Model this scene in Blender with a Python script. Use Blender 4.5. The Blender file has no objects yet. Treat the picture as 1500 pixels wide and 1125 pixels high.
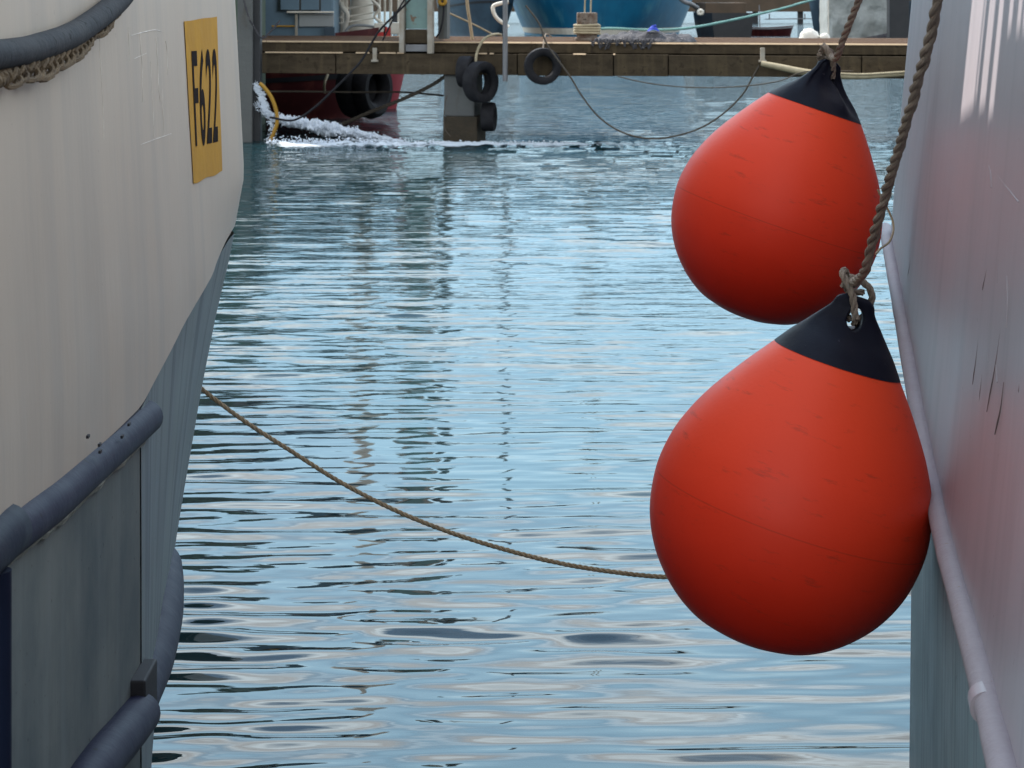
import bpy, bmesh, math, random
import numpy as np
from mathutils import Vector, Matrix, noise as mnoise
sc = bpy.context.scene
COL = sc.collection
R = math.radians
random.seed(7)
rng = np.random.default_rng(7)

# ------------------------------------------------------------ camera / light
H = 2.5                       # eye height over the water
F = 3500.0                    # focal length in pixels of a 1500 px wide picture
cd = bpy.data.cameras.new('camera'); cam = bpy.data.objects.new('camera', cd); COL.objects.link(cam)
cam.location = (0, 0, H); cam.rotation_euler = (R(90), 0, 0)
cd.sensor_width = 36; cd.lens = F / 1500 * 36; cd.shift_y = -576.5 / 1500
cd.clip_start = 0.1; cd.clip_end = 6000
cd.dof.use_dof = True; cd.dof.focus_distance = 7.2; cd.dof.aperture_fstop = 18
sc.camera = cam

SUN_EL, SUN_AZ = 48.0, 53.0   # azimuth measured from +Y (ahead) towards -X (left)
sl = bpy.data.lights.new('sun', 'SUN'); sl.energy = 4.8; sl.angle = R(0.5); sl.color = (1.0, 0.94, 0.85)
sun = bpy.data.objects.new('sun', sl); COL.objects.link(sun)
sd = Vector((-math.sin(R(SUN_AZ)) * math.cos(R(SUN_EL)), math.cos(R(SUN_AZ)) * math.cos(R(SUN_EL)), math.sin(R(SUN_EL))))
sun.rotation_euler = sd.to_track_quat('Z', 'Y').to_euler()

w = bpy.data.worlds.new('World'); sc.world = w; w.use_nodes = True
nt = w.node_tree; nt.nodes.clear(); N = nt.nodes.new; L = nt.links.new
out = N('ShaderNodeOutputWorld'); bg = N('ShaderNodeBackground'); sky = N('ShaderNodeTexSky')
sky.sky_type = 'NISHITA'; sky.sun_disc = False; sky.sun_elevation = R(SUN_EL); sky.sun_rotation = R(-SUN_AZ)
sky.air_density = 1.0; sky.dust_density = 0.9; sky.ozone_density = 1.6
bg.inputs['Strength'].default_value = 0.12
tc = N('ShaderNodeTexCoord'); sep = N('ShaderNodeSeparateXYZ'); L(tc.outputs['Generated'], sep.inputs[0])
mp = N('ShaderNodeMapping'); mp.inputs['Scale'].default_value = (1.6, 1.6, 5.0); L(tc.outputs['Generated'], mp.inputs[0])
cn = N('ShaderNodeTexNoise'); cn.inputs['Scale'].default_value = 2.3; cn.inputs['Detail'].default_value = 7; cn.inputs['Roughness'].default_value = 0.58
L(mp.outputs[0], cn.inputs['Vector'])
cr = N('ShaderNodeValToRGB'); cr.color_ramp.elements[0].position = 0.42; cr.color_ramp.elements[1].position = 0.66
L(cn.outputs[0], cr.inputs[0])
bandr = N('ShaderNodeValToRGB')          # how cloudy each height of the sky is
be = bandr.color_ramp.elements
be[0].position = 0.0; be[0].color = (.10, .10, .10, 1); be[1].position = 1.0; be[1].color = (.0, .0, .0, 1)
for p, v in ((.26, .05), (.36, .5), (.40, .95), (.52, .95), (.60, .15)):
    e = be.new(p); e.color = (v, v, v, 1)
L(sep.outputs[2], bandr.inputs[0])
mul = N('ShaderNodeMath'); mul.operation = 'MULTIPLY'; L(cr.outputs[0], mul.inputs[0]); L(bandr.outputs[0], mul.inputs[1])
hz = N('ShaderNodeValToRGB'); he = hz.color_ramp.elements     # pale summer haze low in the sky, by height
he[0].position = 0.0; he[0].color = (.10, .145, .17, 1); he[1].position = 1.0; he[1].color = (.28, .46, .70, 1)
for p, c in ((.06, (.13, .20, .25)), (.13, (.30, .47, .58)), (.28, (.36, .60, .78)), (.36, (.46, .66, .82)), (.42, (.95, 1.0, 1.0)), (.50, (.95, 1.0, 1.0)), (.56, (.30, .48, .70))):
    e = he.new(p); e.color = (*c, 1)
hf = N('ShaderNodeValToRGB'); fe = hf.color_ramp.elements
fe[0].position = 0.0; fe[0].color = (.9, .9, .9, 1); fe[1].position = .75; fe[1].color = (.7, .7, .7, 1)
e = fe.new(.45); e.color = (.75, .75, .75, 1)
L(sep.outputs[2], hz.inputs[0]); L(sep.outputs[2], hf.inputs[0])
hs = N('ShaderNodeVectorMath'); hs.operation = 'SCALE'; L(hz.outputs[0], hs.inputs[0])      # the haze is brighter on the sun's side of the sky
az = N('ShaderNodeVectorMath'); az.operation = 'DOT_PRODUCT'; L(tc.outputs['Generated'], az.inputs[0]); az.inputs[1].default_value = (-.25, .97, 0)
azr = N('ShaderNodeMapRange'); azr.inputs[1].default_value = -.7; azr.inputs[2].default_value = .9; azr.inputs[3].default_value = 7.0; azr.inputs[4].default_value = 18.5
L(az.outputs['Value'], azr.inputs[0]); L(azr.outputs[0], hs.inputs['Scale'])
nf = N('ShaderNodeMapRange'); nf.inputs[1].default_value = -.6; nf.inputs[2].default_value = .6; nf.inputs[3].default_value = .85; nf.inputs[4].default_value = 0
L(az.outputs['Value'], nf.inputs[0])          # away from the sun the haze is neutral, broken cloud
nm_ = N('ShaderNodeMixRGB'); L(nf.outputs[0], nm_.inputs[0]); L(hz.outputs[0], nm_.inputs[1]); nm_.inputs[2].default_value = (.86, .80, .74, 1); L(nm_.outputs[0], hs.inputs[0])
m0 = N('ShaderNodeMixRGB'); L(hf.outputs[0], m0.inputs[0]); L(sky.outputs[0], m0.inputs[1]); L(hs.outputs[0], m0.inputs[2])
mx = N('ShaderNodeMixRGB'); mx.inputs[2].default_value = (25, 29, 31, 1)
L(mul.outputs[0], mx.inputs[0]); L(m0.outputs[0], mx.inputs[1]); L(mx.outputs[0], bg.inputs['Color']); L(bg.outputs[0], out.inputs[0])

sc.view_settings.view_transform = 'Standard'; sc.view_settings.look = 'None'
sc.view_settings.exposure = 0.65; sc.view_settings.gamma = 1.0
sc.cycles.max_bounces = 8; sc.cycles.caustics_reflective = False; sc.cycles.caustics_refractive = False

# ------------------------------------------------------------ helpers
def P(px, py, Y):
    """the point at depth Y that the photograph shows at (px, py)"""
    return Vector(((px - 750) / F * Y, Y, H - (py + 14) / F * Y))

class MB:
    def __init__(s): s.v = []; s.f = []
    def add(s, v, f):
        o = len(s.v); s.v += [tuple(p) for p in v]; s.f += [tuple(i + o for i in q) for q in f]; return s
    def box(s, lo, hi, M=None):
        x0, y0, z0 = lo; x1, y1, z1 = hi
        v = [Vector(p) for p in ((x0,y0,z0),(x1,y0,z0),(x1,y1,z0),(x0,y1,z0),(x0,y0,z1),(x1,y0,z1),(x1,y1,z1),(x0,y1,z1))]
        if M is not None: v = [M @ p for p in v]
        return s.add(v, [(0,3,2,1),(4,5,6,7),(0,1,5,4),(1,2,6,5),(2,3,7,6),(3,0,4,7)])
    def tube(s, pts, r, n=10, cap=True, flat=None):
        pts = [Vector(p) for p in pts]; m = len(pts)
        rs = r if isinstance(r, (list, tuple)) else [r] * m
        up = None; v = []
        for i, p in enumerate(pts):
            t = (pts[min(i+1, m-1)] - pts[max(i-1, 0)])
            t = t.normalized() if t.length > 1e-9 else Vector((0,0,1))
            if up is None:
                up = t.cross(Vector((0,0,1)))
                if up.length < .1: up = t.cross(Vector((0,1,0)))
                up.normalize()
            up = (up - t * up.dot(t)).normalized(); b = t.cross(up)
            for k in range(n):
                a = 2 * math.pi * k / n
                c1, c2 = math.cos(a), math.sin(a)
                if flat: c2 *= flat
                v.append(p + (up * c1 + b * c2) * rs[i])
        f = [(i*n+k, i*n+(k+1) % n, (i+1)*n+(k+1) % n, (i+1)*n+k) for i in range(m-1) for k in range(n)]
        if cap:
            f.append(tuple(reversed(range(n)))); f.append(tuple((m-1)*n+k for k in range(n)))
        return s.add(v, f)
    def rope(s, pts, r, pitch=None, strands=3, n=6, fray=0.0):
        """laid rope: strands wound round the path"""
        pts = [Vector(p) for p in pts]; pitch = pitch or r * 7
        seg = [0]
        for a, b in zip(pts, pts[1:]): seg.append(seg[-1] + (b - a).length)
        Lt = seg[-1]; M_ = max(4, int(Lt / (pitch / 9)))
        path = []; j = 0
        for i in range(M_ + 1):
            d = Lt * i / M_
            while j < len(seg) - 2 and seg[j+1] < d: j += 1
            u = (d - seg[j]) / max(1e-9, seg[j+1] - seg[j]); path.append(pts[j].lerp(pts[j+1], u))
        for k in range(strands):
            q = []; up = None
            for i, p in enumerate(path):
                t = (path[min(i+1, M_)] - path[max(i-1, 0)]).normalized()
                if up is None:
                    up = t.cross(Vector((0,0,1)))
                    if up.length < .1: up = t.cross(Vector((0,1,0)))
                    up.normalize()
                up = (up - t * up.dot(t)).normalized(); b = t.cross(up)
                a = 2*math.pi*(k/strands + Lt*i/M_/pitch)
                rr = r*.52*(1 + fray*mnoise.noise(Vector((i*.13, k*5.1, 3))))
                q.append(p + (up*math.cos(a) + b*math.sin(a))*rr)
            s.tube(q, r*.54, n)
        return s
    def grid(s, rows, closed=False):
        """rows: list of equal length point lists"""
        n = len(rows[0]); v = [p for r_ in rows for p in r_]
        f = []
        for i in range(len(rows)-1):
            for k in range(n if closed else n-1):
                k2 = (k+1) % n
                f.append((i*n+k, i*n+k2, (i+1)*n+k2, (i+1)*n+k))
        return s.add(v, f)
    def torus(s, c, R_, r, M=None, n=28, m=10):
        v = []; f = []
        for i in range(n):
            a = 2*math.pi*i/n
            for k in range(m):
                b = 2*math.pi*k/m
                p = Vector(((R_ + r*math.cos(b))*math.cos(a), (R_ + r*math.cos(b))*math.sin(a), r*1.15*math.sin(b)))
                v.append(Vector(c) + (M @ p if M is not None else p))
                f.append((i*m+k, ((i+1) % n)*m+k, ((i+1) % n)*m+(k+1) % m, i*m+(k+1) % m))
        return s.add(v, f)
    def build(s, name, m, parent=None, smooth=True, bevel=0, auto=35):
        me = bpy.data.meshes.new(name); me.from_pydata(s.v, [], s.f); me.validate()
        bm = bmesh.new(); bm.from_mesh(me); bmesh.ops.recalc_face_normals(bm, faces=bm.faces)
        if bevel: bmesh.ops.bevel(bm, geom=list(bm.edges), offset=bevel, segments=2, affect='EDGES', profile=.6)
        for e in bm.edges:
            if len(e.link_faces) == 2 and e.calc_face_angle(0) > R(auto): e.smooth = False
        for f in bm.faces: f.smooth = smooth
        bm.to_mesh(me); bm.free()
        o = bpy.data.objects.new(name, me); COL.objects.link(o)
        if m: me.materials.append(m)
        if parent:
            o.parent = parent; o.matrix_parent_inverse = Matrix.Translation(-parent.location)
        return o

def tag(o, label=None, cat=None, group=None, kind=None):
    if label: o['label'] = label
    if cat: o['category'] = cat
    if group: o['group'] = group
    if kind: o['kind'] = kind
    return o
def empty(name, loc, label, cat, group=None):
    o = bpy.data.objects.new(name, None); COL.objects.link(o); o.location = loc; o.empty_display_size = .2
    return tag(o, label, cat, group)
def spline(pts, n=12):
    pts = [Vector(p) for p in pts]; q = [pts[0]*2 - pts[1]] + pts + [pts[-1]*2 - pts[-2]]; r_ = []
    for i in range(1, len(q)-2):
        a, b, c, d = q[i-1], q[i], q[i+1], q[i+2]
        for k in range(n):
            t = k/n
            r_.append(.5*((2*b) + (c-a)*t + (2*a-5*b+4*c-d)*t*t + (3*b-3*c+d-a)*t**3))
    r_.append(pts[-1]); return r_
def interp(x, xs, ys): return float(np.interp(x, xs, ys))

# ------------------------------------------------------------ materials
def mat(name, col, rough=.5, metal=0., var=None, vscale=3., vamt=.5, streak=None, sscale=(9, 9, .5), samt=.5, sbias=.5,
        speck=None, spscale=40., spth=.68, bump=.0, bscale=60., spec=.5, coat=0., rvar=.1, sheen=0.):
    m = bpy.data.materials.new(name); m.use_nodes = True; t = m.node_tree; b = t.nodes['Principled BSDF']
    n = t.nodes.new; l = t.links.new
    b.inputs['Roughness'].default_value = rough; b.inputs['Metallic'].default_value = metal
    b.inputs['Specular IOR Level'].default_value = spec
    if coat: b.inputs['Coat Weight'].default_value = coat; b.inputs['Coat Roughness'].default_value = .25
    g = n('ShaderNodeNewGeometry')
    cur = n('ShaderNodeRGB'); cur.outputs[0].default_value = (*col, 1); cur = cur.outputs[0]
    def noise(scale, det=5, rg=.6):
        mpn = n('ShaderNodeMapping'); l(g.outputs['Position'], mpn.inputs[0])
        mpn.inputs['Scale'].default_value = scale if isinstance(scale, tuple) else (scale,)*3
        q = n('ShaderNodeTexNoise'); q.inputs['Scale'].default_value = 1; q.inputs['Detail'].default_value = det; q.inputs['Roughness'].default_value = rg
        l(mpn.outputs[0], q.inputs['Vector']); return q.outputs[0]
    def ramp(src, a, b2, hi=1.):
        r_ = n('ShaderNodeMapRange'); r_.inputs[1].default_value = a; r_.inputs[2].default_value = b2; r_.inputs[4].default_value = hi
        l(src, r_.inputs[0]); return r_.outputs[0]
    def mix(fac, c):
        x = n('ShaderNodeMixRGB'); l(fac, x.inputs[0]); l(nonlocal_cur[0], x.inputs[1]); x.inputs[2].default_value = (*c, 1)
        nonlocal_cur[0] = x.outputs[0]
    nonlocal_cur = [cur]
    if var: mix(ramp(noise(vscale), .35, .7, vamt), var)
    if streak: mix(ramp(noise(sscale, 4, .55), sbias, sbias + .16, samt), streak)
    if speck: mix(ramp(noise(spscale, 2, .5), spth, spth + .05, .85), speck)
    l(nonlocal_cur[0], b.inputs['Base Color'])
    if rvar:
        rr = n('ShaderNodeMapRange'); rr.inputs[3].default_value = max(.02, rough - rvar); rr.inputs[4].default_value = min(1, rough + rvar)
        l(noise(vscale * 2.3 if not isinstance(vscale, tuple) else 5.), rr.inputs[0]); l(rr.outputs[0], b.inputs['Roughness'])
    if bump:
        bp = n('ShaderNodeBump'); bp.inputs['Strength'].default_value = 1; bp.inputs['Distance'].default_value = bump
        l(noise(bscale, 4), bp.inputs['Height']); l(bp.outputs[0], b.inputs['Normal'])
    return m

M = {}
M['white_hull'] = mat('white_hull_paint', (.50, .42, .34), .5, spec=.2, var=(.44, .375, .31), vscale=1.6, vamt=.5, streak=(.43, .37, .31), sscale=(7, 5.5, .35), samt=.8, sbias=.46,
                      speck=(.30, .24, .20), spscale=70, spth=.74, bump=.0012, bscale=(30, 30, 6), rvar=.08)
M['grey_hull'] = mat('grey_hull_paint', (.18, .20, .19), .7, spec=.2, var=(.08, .105, .115), vscale=2.6, vamt=.9, streak=(.22, .25, .25), sscale=(7, 7, .7), samt=.3, sbias=.5,
                     speck=(.04, .04, .04), spscale=55, spth=.72, bump=.001, bscale=(60, 60, 8))
M['pale_grey_hull'] = mat('pale_grey_hull_paint', (.21, .255, .26), .6, spec=.25, var=(.16, .20, .23), vscale=2, vamt=.6, streak=(.10, .12, .15), sscale=(14, 13, .45), samt=.75, sbias=.5,
                     speck=(.06, .06, .07), spscale=45, spth=.73, bump=.001, bscale=(60, 60, 8))
M['blue_pipe'] = mat('slate_blue_rubber', (.015, .017, .042), .6, spec=.14, var=(.027, .028, .054), vscale=5, vamt=.7, speck=(.012, .012, .014), spscale=26, spth=.70, bump=.0015, bscale=40)
M['navy_pipe'] = mat('navy_paint', (.005, .008, .022), .6, spec=.15, var=(.009, .016, .040), vscale=4, bump=.001, bscale=50)
M['black'] = mat('black_gap', (.012, .012, .016), .7)
M['sealant'] = mat('old_sealant', (.34, .35, .30), .8, var=(.10, .12, .11), vscale=22, vamt=.8, bump=.004, bscale=60)
M['right_hull'] = mat('glossy_white_hull_paint', (.39, .345, .375), .44, spec=.35, var=(.35, .315, .35), vscale=1.3, vamt=.6, streak=(.31, .28, .31), sscale=(9, 8, .3), samt=.6, sbias=.5,
                      speck=(.16, .12, .12), spscale=42, spth=.745, bump=.0016, bscale=(9, 9, .9), rvar=.05, coat=.2)
M['rail_white'] = mat('white_rail_paint', (.34, .30, .325), .65, spec=.2, var=(.38, .34, .37), vscale=9, vamt=.7, speck=(.30, .22, .16), spscale=60, spth=.70, bump=.003, bscale=45)
M['teal_hull'] = mat('teal_grey_hull_paint', (.17, .25, .27), .45, var=(.11, .17, .20), vscale=2, vamt=.6, streak=(.07, .10, .12), sscale=(26, 26, .35), samt=.8, sbias=.48, speck=(.02, .03, .03), spscale=40, spth=.73, bump=.002, bscale=(40, 40, 1))
M['ochre'] = mat('ochre_tape', (.50, .27, .035), .8, spec=.12, var=(.38, .20, .04), vscale=9, vamt=.5, bump=.002, bscale=25)
M['letter'] = mat('dark_stencil_paint', (.028, .026, .028), .9, spec=.0, var=(.05, .042, .035), vscale=60, vamt=.6)
M['chip'] = mat('chipped_filler', (.80, .76, .70), .7, var=(.62, .58, .53), vscale=14, vamt=1.)
M['gouge'] = mat('dirty_gouge', (.14, .11, .11), .7, var=(.22, .12, .12), vscale=20)
M['rubber'] = mat('black_rubber', (.012, .012, .015), .8, spec=.2, var=(.03, .03, .033), vscale=8, vamt=.6, bump=.004, bscale=40)
M['grey_rubber'] = mat('grey_rubber', (.032, .034, .040), .8, spec=.15, var=(.06, .06, .062), vscale=11, vamt=.7, speck=(.01, .01, .01), spscale=38, spth=.66, bump=.003, bscale=50)
M['rope_brown'] = mat('brown_rope', (.20, .145, .085), .85, var=(.08, .058, .04), vscale=30, vamt=.8, bump=.004, bscale=260)
M['rope_grey'] = mat('weathered_grey_rope', (.36, .30, .245), .95, spec=.05, var=(.20, .16, .13), vscale=22, vamt=.8, speck=(.26, .24, .21), spscale=90, spth=.62, bump=.004, bscale=240)
M['rope_dark'] = mat('dark_wet_rope', (.085, .07, .055), .9, var=(.05, .04, .03), vscale=12)
M['rope_tan'] = mat('tan_rope', (.42, .33, .22), .9, spec=.1, var=(.26, .19, .12), vscale=25, vamt=.7, bump=.003, bscale=300)
M['wood'] = mat('weathered_timber', (.070, .053, .034), .9, spec=.15, var=(.036, .027, .018), vscale=(2, 2, 9), vamt=.8, streak=(.10, .075, .045), sscale=(8, 8, .8), samt=.5, speck=(.04, .03, .02), spscale=9, spth=.62, bump=.01, bscale=20)
M['deck_wood'] = mat('deck_boards', (.085, .048, .030), .9, spec=.1, var=(.125, .08, .048), vscale=(.7, 5, 5), vamt=.7, speck=(.05, .04, .03), spscale=6, spth=.66, bump=.01, bscale=20)
M['lit_edge_wood'] = mat('lit_edge_timber', (.42, .31, .19), .7, var=(.30, .2, .12), vscale=6)
M['concrete'] = mat('stained_concrete', (.10, .105, .105), .85, var=(.12, .125, .12), vscale=3, vamt=.7, streak=(.07, .055, .04), sscale=(5, 5, 1.2), samt=.6, sbias=.55, bump=.01, bscale=18)
M['weed'] = mat('tide_stain', (.035, .028, .018), .9, var=(.07, .05, .03), vscale=9, bump=.02, bscale=30)
M['rust'] = mat('rusty_iron', (.10, .055, .035), .8, var=(.27, .24, .20), vscale=9, vamt=.9, speck=(.02, .015, .01), spscale=30, spth=.6, bump=.01, bscale=30)
M['steel'] = mat('galvanised_steel', (.20, .205, .22), .5, metal=.3, var=(.12, .12, .12), vscale=5, vamt=.6)
M['pale_steel'] = mat('pale_painted_steel', (.36, .34, .30), .6, var=(.22, .17, .11), vscale=6, vamt=.7)
M['green_panel'] = mat('faded_green_panel', (.17, .27, .25), .6, var=(.13, .20, .20), vscale=5, vamt=.7, speck=(.16, .07, .03), spscale=7, spth=.62)
M['white'] = mat('white_paint', (.72, .68, .60), .45, var=(.50, .45, .38), vscale=4, vamt=.6, bump=.005, bscale=14)
M['cream'] = mat('cream_plastic_pipe', (.42, .36, .24), .5, var=(.25, .20, .12), vscale=8, vamt=.7)
M['red_hull'] = mat('dark_red_hull', (.05, .005, .007), .5, var=(.07, .01, .012), vscale=1.3, vamt=.7, streak=(.19, .05, .04), sscale=(4, 4, .4), samt=.4)
M['pink_red'] = mat('faded_red_paint', (.26, .035, .05), .6, var=(.18, .03, .04), vscale=3)
M['dark_hull'] = mat('near_black_hull', (.012, .015, .02), .45, var=(.03, .03, .035), vscale=2)
M['blue_grey'] = mat('blue_grey_cabin_paint', (.11, .18, .24), .5, var=(.08, .13, .18), vscale=1.6, vamt=.6)
M['pale_grey'] = mat('pale_grey_cabin_paint', (.30, .32, .33), .5, var=(.24, .26, .28), vscale=1.6)
M['navy_hull'] = mat('slate_navy_hull', (.035, .07, .105), .45, var=(.02, .035, .055), vscale=1.2, vamt=.8)
M['blue_hull'] = mat('bright_blue_hull', (.008, .13, .25), .38, var=(.005, .075, .16), vscale=.8, vamt=.8, streak=(.09, .27, .33), sscale=(1.4, 1.4, .3), samt=.45, sbias=.56)
M['silver'] = mat('silvery_tarpaulin', (.36, .38, .37), .45, var=(.25, .27, .27), vscale=2, vamt=.7, bump=.06, bscale=5)
M['glass'] = mat('dark_window_glass', (.02, .03, .035), .08)
M['yellow'] = mat('yellow_hose_plastic', (.36, .19, .01), .6, var=(.25, .13, .01), vscale=4)
M['green_rope'] = mat('sea_green_rope', (.20, .40, .36), .7, var=(.12, .27, .25), vscale=9)
M['net'] = mat('dark_fishing_net', (.045, .045, .055), .9, var=(.10, .095, .10), vscale=10, vamt=.8, speck=(.30, .28, .27), spscale=26, spth=.66, bump=.03, bscale=25)
M['blue_cloth'] = mat('royal_blue_cloth', (.02, .05, .40), .7)
M['navy_plastic'] = mat('navy_plastic', (.004, .005, .013), .55, spec=.15, var=(.009, .010, .020), vscale=9, vamt=.6, speck=(.06, .06, .08), spscale=60, spth=.72, bump=.0008, bscale=60)
M['dark_block'] = mat('dark_green_grey_render', (.07, .10, .075), .85, var=(.10, .13, .10), vscale=1.2, bump=.01, bscale=6)
M['quay'] = mat('brown_quay_timber', (.11, .075, .05), .85, var=(.06, .045, .03), vscale=.8, vamt=.7)
M['red_box'] = mat('red_plastic', (.45, .02, .02), .45)
M['bag'] = mat('white_bag', (.70, .68, .62), .6, bump=.02, bscale=8)

def buoy_mat(name):
    """orange-red vinyl, painted lighter towards the neck for light from above, with scuffs and a mould seam"""
    m = mat(name, (.88, .026, .010), .5, var=(.78, .019, .008), vscale=4, vamt=.5, bump=.0005, bscale=90, rvar=.06, coat=.0, spec=.32)
    t = m.node_tree; b = t.nodes['Principled BSDF']; n = t.nodes.new; l = t.links.new
    src = b.inputs['Base Color'].links[0].from_socket
    g = n('ShaderNodeTexCoord'); s = n('ShaderNodeSeparateXYZ'); l(g.outputs['Object'], s.inputs[0])
    ch = n('ShaderNodeMapRange'); ch.inputs[1].default_value = -.35; ch.inputs[2].default_value = .45; ch.inputs[4].default_value = .8
    l(s.outputs[2], ch.inputs[0])
    x1 = n('ShaderNodeMixRGB'); l(ch.outputs[0], x1.inputs[0]); l(src, x1.inputs[1]); x1.inputs[2].default_value = (.95, .088, .024, 1)  # sky light from above put into the colour of the upper half
    # seam round the widest place
    a = n('ShaderNodeMath'); a.operation = 'ABSOLUTE'; l(s.outputs[2], a.inputs[0])
    c = n('ShaderNodeMapRange'); c.inputs[1].default_value = .0008; c.inputs[2].default_value = .0026; c.inputs[3].default_value = .28; c.inputs[4].default_value = 0
    l(a.outputs[0], c.inputs[0])
    x2 = n('ShaderNodeMixRGB'); l(c.outputs[0], x2.inputs[0]); l(x1.outputs[0], x2.inputs[1]); x2.inputs[2].default_value = (.25, .02, .01, 1)
    mp_ = n('ShaderNodeMapping'); mp_.inputs['Scale'].default_value = (5, 5, 22); mp_.inputs['Rotation'].default_value = (.3, .6, .2); l(g.outputs['Object'], mp_.inputs[0])
    q = n('ShaderNodeTexNoise'); q.inputs['Scale'].default_value = 1.6; q.inputs['Detail'].default_value = 6; q.inputs['Roughness'].default_value = .72
    l(mp_.outputs[0], q.inputs['Vector'])
    sc_ = n('ShaderNodeMapRange'); sc_.inputs[1].default_value = .59; sc_.inputs[2].default_value = .72; sc_.inputs[4].default_value = .38; l(q.outputs[0], sc_.inputs[0])
    x3 = n('ShaderNodeMixRGB'); l(sc_.outputs[0], x3.inputs[0]); l(x2.outputs[0], x3.inputs[1]); x3.inputs[2].default_value = (.22, .03, .02, 1)
    l(x3.outputs[0], b.inputs['Base Color'])
    b.inputs['Subsurface Weight'].default_value = 0
    return m
M['buoy'] = buoy_mat('orange_red_vinyl')

# ------------------------------------------------------------ water
def water_material():
    m = bpy.data.materials.new('harbour_water'); m.use_nodes = True; t = m.node_tree; b = t.nodes['Principled BSDF']
    n = t.nodes.new; l = t.links.new
    b.inputs['IOR'].default_value = 1.333; b.inputs['Roughness'].default_value = .03
    at = n('ShaderNodeAttribute'); at.attribute_name = 'foam'
    g = n('ShaderNodeNewGeometry'); mp_ = n('ShaderNodeMapping'); mp_.inputs['Scale'].default_value = (5, 9, 9); l(g.outputs['Position'], mp_.inputs[0])
    q = n('ShaderNodeTexNoise'); q.inputs['Scale'].default_value = 1.4; q.inputs['Detail'].default_value = 8; q.inputs['Roughness'].default_value = .72; l(mp_.outputs[0], q.inputs['Vector'])
    th = n('ShaderNodeMath'); th.operation = 'SUBTRACT'; th.inputs[0].default_value = 1.0; l(at.outputs['Fac'], th.inputs[1])
    d = n('ShaderNodeMath'); d.operation = 'SUBTRACT'; q.inputs['Scale'].default_value = 1.1; l(q.outputs[0], d.inputs[0]); l(th.outputs[0], d.inputs[1])
    r_ = n('ShaderNodeMapRange'); r_.inputs[1].default_value = -.06; r_.inputs[2].default_value = .10; l(d.outputs[0], r_.inputs[0])
    x = n('ShaderNodeMixRGB'); x.inputs[1].default_value = (.006, .022, .027, 1); x.inputs[2].default_value = (.62, .68, .74, 1); l(r_.outputs[0], x.inputs[0])
    l(x.outputs[0], b.inputs['Base Color'])
    ro = n('ShaderNodeMapRange'); ro.inputs[3].default_value = .025; ro.inputs[4].default_value = .6; l(r_.outputs[0], ro.inputs[0]); l(ro.outputs[0], b.inputs['Roughness'])
    # the finest ripples; their height dies out where the surface is slick
    mp2 = n('ShaderNodeMapping'); mp2.inputs['Scale'].default_value = (1.3, 6.5, 1); l(g.outputs['Position'], mp2.inputs[0])
    q2 = n('ShaderNodeTexNoise'); q2.inputs['Scale'].default_value = 1.3; q2.inputs['Detail'].default_value = 3; q2.inputs['Roughness'].default_value = .5; l(mp2.outputs[0], q2.inputs['Vector'])
    at2 = n('ShaderNodeAttribute'); at2.attribute_name = 'chop'
    dm = n('ShaderNodeMath'); dm.operation = 'MULTIPLY'; dm.inputs[1].default_value = .085; l(at2.outputs['Fac'], dm.inputs[0])
    bp = n('ShaderNodeBump'); bp.inputs['Strength'].default_value = 1; l(dm.outputs[0], bp.inputs['Distance']); l(q2.outputs[0], bp.inputs['Height']); l(bp.outputs[0], b.inputs['Normal'])
    return m

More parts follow.
